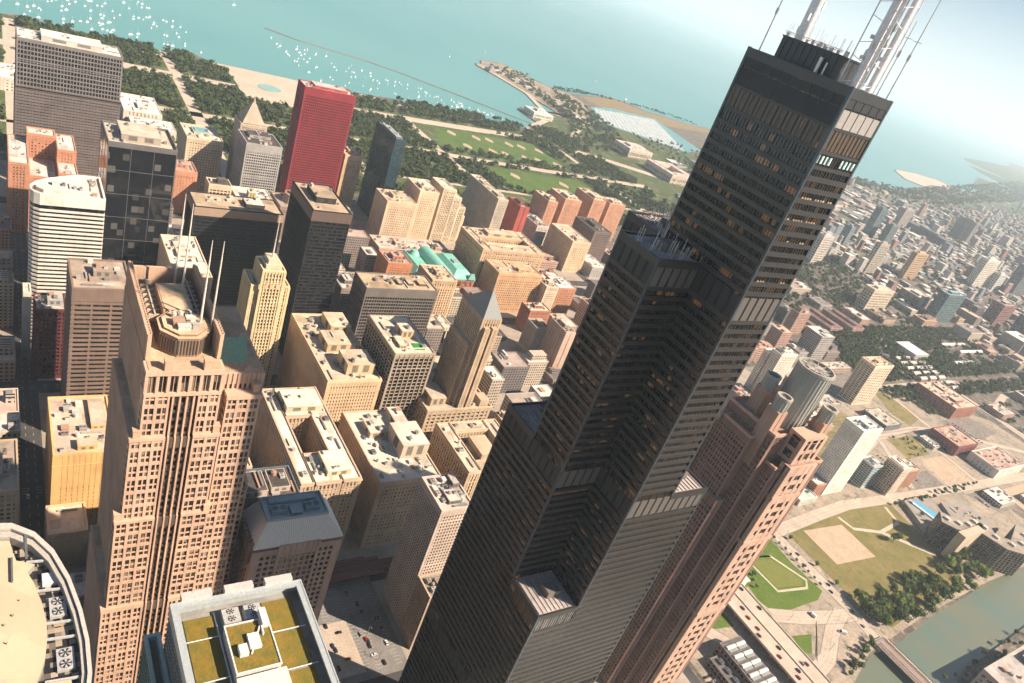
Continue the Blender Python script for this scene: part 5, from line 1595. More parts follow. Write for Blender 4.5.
# rail head with striped sheds
T = thing('striped_shed_roof', 'row of cream and orange striped roofs beside the rail station', 'shed', (0, 0, 0))
FOOT.append((212, 276, -500, -420))
mb = MB(); mb.box(214, 274, -496, -424, 0, 11.8)
mb.build('wall', wall((.45, .33, .24)), T)
rb = MB()
for q in range(8):
    ya = -497 + q * 9.3
    rb.prism([(213, ya), (275, ya), (275, ya + 9), (213, ya + 9)], 12, 14.6, 0 if q % 2 else 1, None, [(213, ya + 3.5), (275, ya + 3.5), (275, ya + 5.5), (213, ya + 5.5)])
rb.build('roof', [roofm((.66, .56, .42), .1), roofm((.56, .36, .2), .1)], T)
# brown rail plaza by the pyramid tower
sheet('rail_plaza', [(425, -300), (490, -322), (505, -350), (450, -350), (400, -345)], 0.19, groundmat('plaza_ballast', (.30, .22, .17), (.38, .29, .22), .1, .8))

# ribbed roof of the low building under the expressway
T = thing('vaulted_roof_depot', 'depot with rows of white vaulted skylights on a dark roof by the expressway', 'depot', (0, 0, 0))
FOOT.append((-75, 16, -300, -262))
wm, gm = MB(), MB()
facade(wm, gm, -72, 14, -294, -268, 0, 13.5, 'grid', 4, 4.5, 1.2, 1.6, 2, 2)
facade(wm, gm, -72, 8, -266.5, -254, 0, 7, 'grid', 4, 4.5, 1.2, 1.6, 1.4, 2, .02)
wm.build('wall', wall((.26, .2, .17)), T); gm.build('glazing', G_DARK, T)
mb = MB(); mb.box(-71.5, 13.5, -293.5, -268.5, 13.5, 13.7); mb.box(-71.5, 7.5, -266, -254.5, 7, 7.2)
mb.build('roof', roofm((.14, .13, .12)), T)
for q in range(9):
    for r_ in range(2):
        xa = 9.5 - q * 9.0
        ya = -292.5 + r_ * 12.2
        vb = MB()
        for k in range(8):
            t0, t1 = math.pi * k / 8, math.pi * (k + 1) / 8
            vb.face([(xa - 1.6 + 1.9 * math.cos(t0), ya, 13.7 + 1.7 * math.sin(t0)), (xa - 1.6 + 1.9 * math.cos(t0), ya + 10.6, 13.7 + 1.7 * math.sin(t0)), (xa - 1.6 + 1.9 * math.cos(t1), ya + 10.6, 13.7 + 1.7 * math.sin(t1)), (xa - 1.6 + 1.9 * math.cos(t1), ya, 13.7 + 1.7 * math.sin(t1))][::-1])
        vb.face([(xa - 1.6 + 1.9 * math.cos(math.pi * k / 8), ya, 13.7 + 1.7 * math.sin(math.pi * k / 8)) for k in range(9)])
        vb.face([(xa - 1.6 + 1.9 * math.cos(math.pi * k / 8), ya + 10.6, 13.7 + 1.7 * math.sin(math.pi * k / 8)) for k in range(9)][::-1])
        vb.build('skylight_vault', plain((.72, .66, .58), .5), T)
        fb = MB()
        for k in range(6):
            fb.box(xa - 6.2, xa - 3.9, ya + .3 + k * 1.75, ya + 1.6 + k * 1.75, 13.7, 14.4)
        fb.build('vent_row', plain((.36, .36, .32), .6), T)
for q in range(4): fan_unit(T, 2 - q * 9, -260, 7.2, 5, 4, 2, n=2, col=(.12, .13, .14))


# ------------------------------------------------------------------ curving riverside flats
def river_flats():
    T = thing('curved_river_flats', 'long dark concrete flats curving in waves along the river bend', 'apartment building', (0, 0, 0))
    FOOT.append((-12, 85, -840, -690))
    path1 = [(56, -708), (44, -716), (36, -730), (34, -748), (38, -766)]
    path2 = [(32, -768), (18, -758), (0, -764), (-12, -782), (-6, -806), (4, -836), (0, -870)]
    for nm, path, h in (('residential_wing', path1, 34), ('residential_wing', path2, 34)):
        Lp, Rp = strip(path, 24)
        poly = Lp + Rp[::-1]
        gb = MB(); gb.prism(poly, 0, h - 1, 0)
        cx_ = sum(p[0] for p in poly) / len(poly); cy_ = sum(p[1] for p in poly) / len(poly)
        L2, R2 = strip(path, 25.2)
        po2 = L2 + R2[::-1]
        sb = MB()
        z = 2.0
        while z < h:
            sb.prism(po2, z, z + 1.15, 0, None, None, True); z += 3.2
        sb.prism(po2, h - 1, h + .8, 0, 1, None, True)
        for i in range(len(po2)):
            a_ = Vector(po2[i]); b_ = Vector(po2[(i + 1) % len(po2)])
            k_ = max(1, int((b_ - a_).length / 4.5))
            for q in range(k_):
                c_ = a_ + (b_ - a_) * q / k_
                sb.cyl(c_.x, c_.y, .45, 0, h - .5, 6)
        w_ = sb.build(nm, [wall((.20, .165, .13)), roofm((.34, .28, .22))], T)
        gb.build('glazing', G_BROWN, w_)
        rnd = random.Random(int(path[0][0]))
        for i in range(len(path) - 1):
            c_ = (Vector(path[i]) + Vector(path[i + 1])) / 2
            mb = MB(); mb.box(c_.x - 3, c_.x + 3, c_.y - 2.4, c_.y + 2.4, h + .8, h + 3.4)
            mb.build('roof_hatch', wall((.62, .52, .42)), w_)
    mb = MB(); mb.box(20, 30, -752, -700, 0, 37); mb.build('stair_tower', wall((.52, .4, .28)), T)
    # podium terraces and the blue pool
    mb = MB(); mb.prism([(108, -738), (60, -712), (46, -760), (62, -800), (110, -790)], 0, 6, 0); mb.prism([(52, -775), (36, -775), (24, -800), (30, -850), (80, -850), (90, -800)], 0, 10, 0)
    mb.build('terrace', wall((.30, .26, .22)), T)
    mb = MB(); mb.prism([(104, -752), (68, -756), (70, -770), (104, -764)], 6, 6.4, 0); mb.build('tennis_roof', plain((.10, .36, .52), .4), T)
    mb = MB(); mb.prism([(105, -745), (66, -750), (67, -754), (105, -750)], 6, 7.6, 0); mb.build('terrace_roof', plain((.6, .62, .6), .5), T)
    clutter(T, 40, 80, -840, -802, 10, 12, random.Random(9))


river_flats()

# ------------------------------------------------------------------ hazy south-side towers
FAR = [
    ('residential_slab', 'grey slab tower with a cream end wall in the hazy south side', (836, 851, -1790, -1743, 91), (.42, .36, .28), (.4, .36, .33)),
    ('residential_slab', 'brown tower with an orange-lit end wall in the hazy south side', (826, 842, -2001, -1935, 82), (.52, .34, .2), (.5, .4, .3)),
    ('residential_block', 'pale cream broad block fronting the tree-filled quarter', (630, 656, -1520, -1431, 51), (.62, .5, .36), (.6, .5, .4)),
    ('residential_block', 'squat grey-brown block right of the pale cream broad block', (651, 709, -1768, -1711, 26), (.34, .28, .23), (.62, .52, .44)),
    ('residential_tower', 'teal-grey glass tower standing tall at the edge of the leafy quarter', (581, 607, -1760, -1672, 76), (.10, .16, .17), (.3, .36, .36)),
    ('residential_block', 'dark bulky block just right of the teal-grey glass tower', (588, 666, -1930, -1890, 41), (.13, .10, .10), (.22, .2, .2)),
    ('residential_tower', 'white sunlit tower with a dark side near the right edge of the picture', (812, 835, -2436, -2347, 98), (.66, .58, .48), (.6, .55, .5)),
    ('residential_block', 'lower pale block leaning against the white sunlit tower', (790, 812, -2490, -2440, 62), (.6, .56, .5), (.6, .55, .5)),
    ('residential_block', 'wide dark block at the right edge behind the white sunlit tower', (775, 808, -2680, -2568, 104), (.14, .14, .15), (.3, .3, .3)),
    ('residential_block', 'red-brown block with a bright edge wall near the right edge', (573, 605, -2069, -1992, 61), (.26, .13, .11), (.45, .38, .33)),
    ('residential_tower', 'dark teal tower cut by the right edge of the picture', (475, 513, -1996, -1940, 71), (.06, .09, .10), (.3, .32, .33)),
    ('residential_tower', 'tall teal tower near the lake right of the black skyscraper top', (1152, 1176, -2275, -2237, 103), (.10, .15, .16), (.3, .32, .32)),
    ('residential_tower', 'second teal tower stepping right of the tall lakeside teal tower', (1104, 1127, -2306, -2266, 66), (.12, .16, .17), (.3, .32, .32)),
    ('residential_tower', 'thin two-toned tower with a dark north side near the convention grounds', (1322, 1344, -2780, -2714, 76), (.36, .3, .26), (.5, .45, .4)),
    ('hotel_tower', 'large grey hotel slab closest to the lakeshore peninsula', (1250, 1329, -3190, -3160, 96), (.24, .22, .21), (.5, .48, .45)),
    ('office_block', 'long dark roofed block below the large grey hotel slab', (1165, 1350, -2871, -2809, 26), (.11, .11, .12), (.16, .17, .18)),
    ('residential_tower', 'blue-grey tower right beside the edge of the black skyscraper', (1016, 1040, -1905, -1885, 67), (.2, .24, .26), (.5, .5, .48)),
    ('residential_tower', 'pale tower rising half hidden by the black skyscraper', (869, 890, -1573, -1528, 79), (.6, .5, .42), (.5, .46, .42)),
    ('residential_tower', 'grey gridded tower between the pale tower and the grey slab tower', (905, 930, -1640, -1600, 70), (.3, .3, .3), (.5, .46, .42)),
]
for nm, lb, b, wc, rc in FAR:
    x0, x1, y0, y1, h = b
    FOOT.append((x0, x1, y0, y1))
    t = thing(nm, lb, nm.replace('_', ' '), ((x0 + x1) / 2, (y0 + y1) / 2, 0))
    w, d = (x1 - x0) / 2, (y1 - y0) / 2
    wm, gm = MB(), MB()
    facade(wm, gm, -w, w, -d, d, 0, h, 'grid', 6.4, 6.6, 2.4, 2.7, 4, 4)
    wm.ring(-w - .7, w + .7, -d - .7, d + .7, 1, h + .05, h + 1.4)
    wm.build('wall', wall(wc), t); gm.build('glazing', glass(), t)
    mb = MB(); mb.box(-w + .6, w - .6, -d + .6, d - .6, h, h + .2); mb.build('roof', roofm(rc), t)
    penthouse(t, -w * .5, w * .4, -d * .5, d * .5, h + .2, 5, wc, rc, False)

# three long low courtyard rows
for i, (x, y) in enumerate(((566, -1066), (566, -1150), (566, -1232))):
    x0, x1 = x - 42, x + 38
    FOOT.append((x0, x1, y - 36, y + 12))
    t = thing('courtyard_terrace', 'pink brick terrace of houses round a green court, %s of the three' % ('leftmost', 'middle one', 'rightmost')[i], 'terraced houses', (x, y, 0), 'pink courtyard terraces')
    mb = MB()
    mb.box(-42, 38, -34, -24, 0, 11, 0); mb.box(-42, 38, 0, 10, 0, 11, 0); mb.box(-42, -30, -24, 0, 0, 11.1, 0)
    mb.build('wall', farwall((.42, .22, .18), bay=4, fl=3.4), t)
    rb = MB()
    for (xa, xb, ya, yb) in ((-42, 38, -34, -24), (-42, 38, 0, 10)):
        rb.prism([(xa, ya), (xb, ya), (xb, yb), (xa, yb)], 11.12, 14, 0, None, [(xa + 1, (ya + yb) / 2 - .3), (xb - 1, (ya + yb) / 2 - .3), (xb - 1, (ya + yb) / 2 + .3), (xa + 1, (ya + yb) / 2 + .3)])
    rb.build('roof', roofm((.42, .27, .22)), t)

# ------------------------------------------------------------------ low city fabric
NOGO = [(-400, 128, -1300, 60), (128, 300, -470, -230), (128, 420, -1130, -470), (300, 545, -1650, -1040), (940, 3000, -1290, 3000), (-90, 70, -240, 480), (70, 175, -20, 60), (488, 530, -300, -205), (420, 510, -355, -295),
        (930, 2800, -2200, -1290), (80, 360, -1420, -1040), (60, 175, -20, 62), (255, 296, -470, -205)]


def clear(x0, x1, y0, y1, g=3.5):
    for q in FOOT:
        if x1 + g > q[0] and x0 - g < q[1] and y1 + g > q[2] and y0 - g < q[3]: return False
    for q in NOGO:
        if x1 > q[0] and x0 < q[1] and y1 > q[2] and y0 < q[3]: return False
    return True


FW = [((0.46, .33, .22), 'tan'), ((.36, .17, .11), 'brick'), ((.50, .40, .30), 'cream'), ((.26, .2, .165), 'brown'), ((.36, .32, .28), 'grey'), ((.44, .26, .19), 'pinkish'), ((.17, .14, .13), 'dark')]
FR = [(.56, .45, .34), (.66, .57, .47), (.40, .31, .25), (.27, .22, .19), (.5, .36, .28), (.16, .14, .13), (.72, .66, .58)]
rf = random.Random(21)


def filler(x0, x1, y0, y1, h, zone):
    wc, cn = rf.choice(FW)
    nm = 'downtown_block' if zone == 'downtown' else 'low_block'
    o = MB()
    w, d = (x1 - x0) / 2, (y1 - y0) / 2
    o.box(-w, w, -d, d, 0, h, 0)
    if rf.random() < .35 and w > 9:
        o.box(-w * rf.uniform(.1, .8), w * rf.uniform(.2, .9), -d * .8, d * rf.uniform(0, .7), h, h + rf.uniform(3, 9), 0)
    o.ring(-w - .2, w + .2, -d - .2, d + .2, .8, h - .3, h + 1, 2)
    o.box(-w + .6, w - .6, -d + .6, d - .6, h, h + .15, 1)
    for q in range(rf.randint(1, 4)):
        ux, uy = rf.uniform(-w * .7, w * .7), rf.uniform(-d * .7, d * .7)
        s1, s2 = rf.uniform(1.2, w * .3 + 1), rf.uniform(1.2, d * .3 + 1)
        o.box(ux - s1, ux + s1, uy - s2, uy + s2, h + .1, h + rf.uniform(1.5, 5), rf.choice((0, 2, 3)))
    ob = o.build(nm, [farwall(wc, bay=rf.choice((3.2, 3.8)), fl=rf.choice((3.6, 4))), roofm(rf.choice(FR)), wall(tuple(c_ * 1.15 for c_ in wc)), plain(rf.choice(UNITC), .7)], None, ((x0 + x1) / 2, (y0 + y1) / 2, 0))
    if zone == 'downtown':
        tag(ob, '%s infill block %s in the downtown streets' % (cn, 'of mid height' if h > 40 else 'of low height'), 'building', '%s downtown infill blocks of %s height' % (cn, 'mid' if h > 40 else 'low'))
    else:
        tag(ob, '%s flat-roofed low block %s' % (cn, zone), 'building', '%s low blocks %s' % (cn, zone))
    FOOT.append((x0, x1, y0, y1))


cnt = 0
for xa, xb in ((174, 287), (305, 415), (433, 538), (556, 666), (684, 794), (812, 930)):
    for ya, yb, zone in ((340, 460, 'd'), (213, 328, 'd'), (74, 197, 'd'), (-70, 58, 'd'), (-204, -86, 'd'), (-327, -220, 'd'), (-462, -343, 'e'), (-612, -478, 'e'), (-757, -628, 'e'), (-900, -773, 'e'), (-1040, -914, 'e'), (-1280, -1054, 'f'), (-1460, -1300, 'f'), (-1640, -1476, 'f'), (-1820, -1656, 'f'), (-2000, -1836, 'f'), (-2200, -2016, 'f'), (-2420, -2216, 'g'), (-2700, -2440, 'g'), (-3000, -2720, 'g')):
        big = zone in 'fg'
        for k in range(14 if not big else 11):
            w = rf.uniform(16, 40) if not big else rf.uniform(22, 60)
            d = rf.uniform(16, 40) if not big else rf.uniform(25, 80)
            x0 = rf.choice((xa, xb - w, rf.uniform(xa, max(xa, xb - w))))
            y0 = rf.choice((ya, yb - d, rf.uniform(ya, max(ya, yb - d))))
            if not clear(x0, x0 + w, y0, y0 + d): continue
            if zone == 'd': h = rf.uniform(18, 52)
            elif zone == 'e': h = rf.uniform(9, 30) if rf.random() < .8 else rf.uniform(30, 50)
            else: h = rf.uniform(6, 16) if rf.random() < .82 else rf.uniform(18, 45)
            if cnt > 296: continue
            cnt += 1
            filler(x0, x0 + w, y0, y0 + d, h, 'downtown' if zone == 'd' else 'near the south rail quarter' if zone == 'e' else 'in the hazy south side')
# farther low blocks and sheds read as one mass
mbf = MB()
for k in range(5200):
    y = -1660 - rf.uniform(0, 1) ** 1.2 * 3900
    x = rf.uniform(-150, 1300 + max(0, -y - 2600) * .3)
    gx, gy = (x - 300) % 126, (-y) % 180
    if gx < 16 or gy < 14: continue
    w, d, h = rf.uniform(7, 26), rf.uniform(9, 32), rf.uniform(5, 13) if rf.random() < .9 else rf.uniform(16, 50)
    w = min(w, 126 - gx); d = min(d, 180 - gy)
    if any(x + w + 2 > q[0] and x - 2 < q[1] and y + 2 > q[2] and y - d - 2 < q[3] for q in FOOT): continue
    if 275 < x < 560 and y > -1700: continue
    mbf.box(x, x + w, y - d, y, 0, h, rf.randint(0, 3), rf.randint(4, 6))
for k in range(1500):
    y = -rf.uniform(0, 1) ** 1.5 * 7500 - 2900
    x = rf.uniform(-900, 2050 + max(0, (-y - 4700)) * .25)
    if x > 1980 and y > -4800: continue
    w, d, h = rf.uniform(9, 40), rf.uniform(9, 45), rf.uniform(5, 13) if rf.random() < .93 else rf.uniform(20, 60)
    if not clear(x, x + w, y, y + d): continue
    mbf.box(x, x + w, y, y + d, 0, h, rf.randint(0, 3), rf.randint(4, 6))
for k in range(330):
    y = rf.uniform(-3300, -1330); x = rf.uniform(960, 1500 + (-y - 1300) * .26)
    w, d, h = rf.uniform(12, 60), rf.uniform(12, 60), rf.uniform(4, 12)
    if x > 1200 and y > -1700: continue
    if any(x + w + 4 > q[0] and x - 4 < q[1] and y + d + 4 > q[2] and y - 4 < q[3] for q in FOOT): continue
    mbf.box(x, x + w, y, y + d, 0, h, rf.randint(0, 3), rf.randint(4, 6))
tag(mbf.build('distant_low_blocks', [farwall((.46, .39, .32)), farwall((.33, .18, .13)), farwall((.24, .26, .27)), farwall((.55, .48, .4))] + [roofm((.5, .44, .38)), roofm((.66, .6, .53)), roofm((.22, .21, .21))]), 'sea of distant low roofs fading into the haze', 'buildings', None, 'stuff')

# long rows of houses in the leafy quarter
rr = random.Random(8)
for i in range(7):
    for j in range(3):
        x, y = 322 + i * 17, -1215 - j * 36 - i * 4
        o = MB(); o.box(-5, 5, -12, 12, 0, 7, 0); o.prism([(-5.4, -12.4), (5.4, -12.4), (5.4, 12.4), (-5.4, 12.4)], 7, 10, 1, None, [(-.3, -12), (.3, -12), (.3, 12), (-.3, 12)])
        if not clear(x - 6, x + 6, y - 13, y + 13, 0) and any(x + 6 > q[0] and x - 6 < q[1] and y + 13 > q[2] and y - 13 < q[3] for q in FOOT): continue
        ob = o.build('row_house', [farwall((.34, .26, .22)), roofm((.56, .5, .44))], None, (x, y, 0))
        tag(ob, 'small pale-roofed row house among the trees of the leafy quarter', 'house', 'row houses in the leafy quarter')
for i, (x, y, L) in enumerate(((470, -1560, 110), (440, -1590, 110), (400, -1480, 90))):
    o = MB(); o.box(-5, 5, -L / 2, L / 2, 0, 8, 0); o.prism([(-5.4, -L / 2), (5.4, -L / 2), (5.4, L / 2), (-5.4, L / 2)], 8, 11, 1, None, [(-.3, -L / 2), (.3, -L / 2), (.3, L / 2), (-.3, L / 2)])
    tag(o.build('long_terrace', [farwall((.4, .3, .26)), roofm((.64, .58, .52))], None, (x, y, 0)), 'long pale-roofed terrace in the leafy quarter, %s of three' % ('farthest right', 'middle', 'nearest')[i], 'terraced houses', 'long pale terraces')

for i, (b, c_, rc_, lb) in enumerate((((240, 283, -948, -902, 9), (.14, .15, .16), (.5, .42, .34), 'low dark-walled shed below the oval-topped tower'), ((228, 262, -1351, -1300, 10), (.4, .26, .2), (.55, .45, .36), 'small pinkish works building inside the slip road'),
        ((255, 300, -780, -705, 8), (.45, .36, .28), (.62, .54, .45), 'long pale shed beside the rail tracks'), ((203, 222, -800, -756, 7), (.36, .2, .14), (.4, .32, .26), 'brick shed by the pale street near the white punched tower'),
        ((300, 326, -862, -800, 9), (.4, .34, .28), (.5, .44, .38), 'grey-roofed shed beyond the rail tracks'), ((62, 92, -984, -934, 7), (.5, .42, .34), (.7, .64, .55), 'white-roofed shed in the yard behind the curved flats'),
        ((22, 80, -1180, -1125, 9), (.34, .28, .24), (.48, .36, .28), 'broad brown-roofed depot by the river beyond the flats'), ((30, 70, -1060, -1014, 6), (.46, .38, .3), (.6, .5, .42), 'small tan shed on the dirt yard by the river'),
        ((360, 400, -862, -780, 10), (.3, .2, .16), (.52, .42, .34), 'brick warehouse on the lot behind the oval-topped tower'), ((394, 414, -1030, -960, 8), (.42, .3, .22), (.56, .46, .38), 'narrow tan warehouse before the leafy quarter'),
        ((186, 214, -985, -962, 6), (.5, .44, .38), (.66, .6, .52), 'tiny pale kiosk block beside the pale road junction'))):
    x0, x1, y0, y1, h = b
    w, d = (x1 - x0) / 2, (y1 - y0) / 2
    t = thing('low_shed', lb, 'shed', ((x0 + x1) / 2, (y0 + y1) / 2, 0))
    mb = MB(); mb.box(-w, w, -d, d, 0, h); mb.ring(-w - .2, w + .2, -d - .2, d + .2, .6, h - .4, h + .8)
    mb.build('wall', farwall(c_, bay=4, fl=4.2), t)
    mb = MB(); mb.box(-w + .4, w - .4, -d + .4, d - .4, h, h + .12); mb.build('roof', roofm(rc_), t)
    clutter(t, -w, w, -d, d, h + .12, 9, random.Random(i + 60))
rl_ = random.Random(91)
lampm_ = MB()
lampm_.cyl(0, 0, .16, 0, 9.5, 6); lampm_.tube((0, 0, 9.4), (2.2, 0, 9.8), .1, 5); lampm_.box(1.6, 2.7, -.2, .2, 9.7, 9.95)
lamp_me = lampm_.mesh('street_lamp', [plain((.3, .28, .26), .5, .4)])
for nm_, pts_ in (('pale street north of the dry field', [(118 - i * 14, -479.5) for i in range(12)]), ('street at the end of the dry field', [(133 - i * .6, -500 - i * 22) for i in range(26)]), ('wide ramps above the river', [(18, -380), (24, -352), (-4, -446), (10, -428), (-20, -396)]), ('bright parking lot by the black skyscraper', [(90, 46), (112, 46), (134, 46), (90, 10), (112, 10), (134, 10)])):
    for x, y in pts_:
        o = bpy.data.objects.new('street_lamp', lamp_me); COL.objects.link(o); o.location = (x, y, .1); o.rotation_euler = (0, 0, rl_.uniform(0, 6.28))
        tag(o, 'slim grey street lamp along the %s' % nm_, 'street lamp', 'street lamps along the %s' % nm_)
for i in range(22):
    t = i / 21
    x, y = 1960 + 560 * rl_.random(), 0
    x = 1965 + 520 * t; y = -1470 - 120 * t * rl_.random() - 40 * (1 - t) + rl_.uniform(-25, 25)
    w, d, h = rl_.uniform(8, 26), rl_.uniform(6, 16), rl_.uniform(4, 8)
    if not all(not (x + w > q[0] and x - w < q[1] and y + d > q[2] and y - d < q[3]) for q in FOOT): continue
    FOOT.append((x - w, x + w, y - d, y + d))
    o = MB(); o.box(-w, w, -d, d, 0, h, 0); o.prism([(-w - .4, -d - .4), (w + .4, -d - .4), (w + .4, d + .4), (-w - .4, d + .4)], h, h + 2, 1, None, [(-w + 2, -1), (w - 2, -1), (w - 2, 1), (-w + 2, 1)])
    tag(o.build('park_pavilion', [farwall((.55, .47, .4)), roofm(rl_.choice(((.7, .64, .57), (.5, .4, .33))))], None, (x, y, 0)), 'small pale pavilion on the long lakefront spit', 'pavilion', 'pavilions on the spit')

# ------------------------------------------------------------------ expressway deck, river bridge, elevated railway
T = thing('expressway_overpass', 'pale concrete elevated expressway running to the river with parapet walls', 'overpass', (0, 0, 0))
mb = MB()
mb.box(-280, 66, -353, -317, 6.6, 8.0)
mb.prism([(66, -353), (66, -317), (150, -330), (150, -358)], 6.6, 7.9, 0)
mb.build('deck', M_conc, T)
pm = MB()
for y in (-353, -335.3, -317.6):
    pm.box(-280, 66, y, y + .6, 8.0, 8.95)
pm.build('parapet', plain((.56, .46, .36), .8), T)
for x in range(-270, 70, 22):
    pb = MB()
    for y in (-348, -335, -322): pb.cyl(x, y, .8, 0, 6.2, 10)
    pb.box(x - .9, x + .9, -351, -319, 6.0, 6.6)
    pb.build('pier', plain((.44, .37, .3), .85), T)
lb_ = MB()
for y in (-349.2, -345.6, -342, -338.4, -332, -328.4, -324.8, -321.2):
    x = -278
    while x < 64:
        lb_.box(x, x + (3 if y not in (-349.2, -338.4, -332, -321.2) else 8.6), y - .1, y + .1, 8.006, 8.012); x += 9
lb_.build('lane_marking', plain((.72, .68, .6), .8), T)
mb = MB(); mb.box(63, 65, -364, -306, 0, 9.6); mb.box(61, 67, -364, -306, 9.6, 10.4)
tag(mb.build('gantry_wall', plain((.68, .6, .52), .7)), 'white cross wall beside the expressway where it meets the granite tower', 'wall')

T = thing('river_bridge', 'long straight bascule road bridge over the green river with dark trusses along its sides', 'bridge', (0, 0, 0))
mb = MB(); mb.prism([(-30, -456.5), (-30, -470.5), (-175, -474.5), (-175, -460)], 2.2, 3.4, 0)
mb.build('deck', groundmat('bridge_deck', (.26, .19, .16), (.32, .24, .2), .2, 1.0), T)
sb = MB()
for s in (-1, 1):
    for q in range(24):
        x = -34 - q * 5.8
        yb = -463.6 + (x + 30) * .0275 + s * 7.4
        yb2 = yb - 5.8 * .0275
        sb.tube((x, yb, 3.4), (x, yb, 6.2), .2, 4); sb.tube((x, yb, 3.4 if q % 2 else 6.2), (x - 5.8, yb2, 6.2 if q % 2 else 3.4), .16, 4)
        sb.tube((x, yb, 6.2), (x - 5.8, yb2, 6.2), .3, 4); sb.tube((x, yb, 3.6), (x - 5.8, yb2, 3.6), .3, 4)
sb.build('truss', plain((.15, .10, .085), .7), T)
wb = MB()
for s in (-1, 1):
    wb.prism([(-30, -463.5 + s * 8.0), (-30, -463.5 + s * 10.2), (-175, -467.5 + s * 10.2), (-175, -467.5 + s * 8.0)], 3.0, 3.7, 0)
wb.build('footway', M_conc, T)
ab = MB(); ab.box(-38, -28, -474, -452, -4, 2.2); ab.box(-104, -94, -477, -455, -4, 2.2)
ab.build('abutment', wall((.4, .33, .26)), T)
T = thing('elevated_railway', 'rust-red elevated railway on steel legs crossing the shaded street canyon', 'railway', (0, 0, 0))
mb = MB(); mb.box(160, 170.5, -330, 470, 6.4, 7.2)
for y in range(-330, 470, 3): mb.box(160.6, 170, y, y + .6, 7.2, 7.35)
mb.build('track_bed', wall((.15, .05, .045)), T)
pm = MB(); pm.box(156.5, 159.8, -20, 62, 7.0, 7.5); pm.box(170.8, 174, -20, 62, 7.0, 7.5); pm.box(156.8, 159.4, -8, 50, 10, 10.3); pm.box(171, 173.8, -8, 50, 10, 10.3)
pm.build('platform', wall((.22, .08, .07)), T)
lg = MB()
for y in range(-325, 470, 16):
    for x in (161, 169.5): lg.box(x - .3, x + .3, y, y + .6, 0, 6.4)
lg.build('steel_frame', plain((.10, .04, .035), .7), T)
rl = MB()
for x in (162, 163.5, 166.8, 168.3): rl.box(x - .07, x + .07, -330, 470, 7.35, 7.5)
rl.build('rail', plain((.3, .25, .22), .4, .5), T)

# breakwater in the harbour
mb = MB()
bw = [(2250, -458), (2181, -547), (2116, -741), (2056, -835), (1946, -964), (1783, -1137), (1730, -1200)]
L_, R_ = strip(bw, 10)
for i in range(len(bw) - 1):
    mb.prism([L_[i], L_[i + 1], R_[i + 1], R_[i]], -5, -1.4, 0)
tag(mb.build('breakwater', wall((.26, .22, .18))), 'thin dark stone breakwater enclosing the moored boats', 'breakwater')

# ------------------------------------------------------------------ trees
def leafmat(name, c1, c2, c3):
    mm_, nt, b = newmat(name)
    oi = N(nt, 'ShaderNodeObjectInfo')
    pp_ = geopos(nt)
    f = mapr(nt, noise(nt, pp_, .11, 5, .75), .36, .64, 0, 1)
    col = mixc(nt, f, c1, c2)
    f3 = mapr(nt, noise(nt, pp_, .05, 3), .42, .62, 0, 1)
    col = mixc(nt, f3, col, c3)
    v = mapr(nt, oi.outputs['Random'], 0, 1, .7, 1.35)
    nt.links.new(mixc(nt, 1.0, col, v, 'MULTIPLY'), b.inputs['Base Color'])
    b.inputs['Roughness'].default_value = .8
    b.inputs['Specular IOR Level'].default_value = .2
    return mm_


M_leaf = leafmat('leaves', (0.024, 0.05, 0.017), (0.095, 0.13, 0.026), (0.075, 0.09, 0.024))
M_leaf2 = leafmat('yellowish_leaves', (0.08, 0.13, 0.02), (0.16, 0.18, 0.028), (0.07, 0.10, 0.022))
M_bark = plain((.10, .075, .055), .9)


def crown_into(mb, rnd, cx, cy, cz, r, h, n, q):
    lobes = [(cx + rnd.uniform(-.5, .5) * r, cy + rnd.uniform(-.5, .5) * r, cz + rnd.uniform(-.35, .45) * h, rnd.uniform(.42, .68) * r) for _ in range(5)]
    for i in range(n):
        l = lobes[i % 5]
        d = Vector((rnd.gauss(0, 1), rnd.gauss(0, 1), rnd.gauss(0, 1))).normalized()
        rr_ = l[3] * rnd.uniform(.6, 1.05)
        c_ = Vector((l[0], l[1], l[2])) + Vector((d.x, d.y, d.z * h / r)) * rr_
        nrm = (d + Vector((rnd.uniform(-.7, .7), rnd.uniform(-.7, .7), rnd.uniform(-.2, .9)))).normalized()
        a_ = nrm.orthogonal().normalized()
        b_ = nrm.cross(a_)
        t = rnd.uniform(0, 6.28)
        u = (a_ * math.cos(t) + b_ * math.sin(t)) * q * rnd.uniform(.6, 1.2)
        v = (b_ * math.cos(t) - a_ * math.sin(t)) * q * rnd.uniform(.5, 1)
        mb.face([c_ - u - v * .4, c_ + u * .2 - v, c_ + u + v * .3, c_ - u * .2 + v])


def make_tree(nm, seed, r, H, n, q, leaf):
    rnd = random.Random(seed)
    root = thing(nm, None, 'tree')
    tb = MB()
    tb.tube((0, 0, -.1), (0, 0, H * .45), .32, 7, 0, .2)
    for k in range(5):
        t = k * 1.26 + rnd.uniform(-.3, .3)
        tb.tube((0, 0, H * rnd.uniform(.25, .42)), (r * .6 * math.cos(t), r * .6 * math.sin(t), H * rnd.uniform(.55, .8)), .14, 5, 0, .05)
    tb.build('trunk', M_bark, root)
    cb = MB()
    crown_into(cb, rnd, 0, 0, H * .62, r, H * .4, n, q)
    cb.build('crown', leaf, root)
    return root


protos = [make_tree('broadleaf_tree', s, r, H, 420, .75, lf) for s, r, H, lf in ((1, 4.6, 9.5, M_leaf), (2, 5.4, 11.5, M_leaf), (3, 3.9, 8.5, M_leaf2), (4, 4.4, 10, M_leaf2))]
far_protos = [make_tree('broadleaf_tree', s, r, H, 110, 1.7, M_leaf) for s, r, H in ((11, 6.5, 12), (12, 7.5, 14), (13, 6, 11))]
used = set()


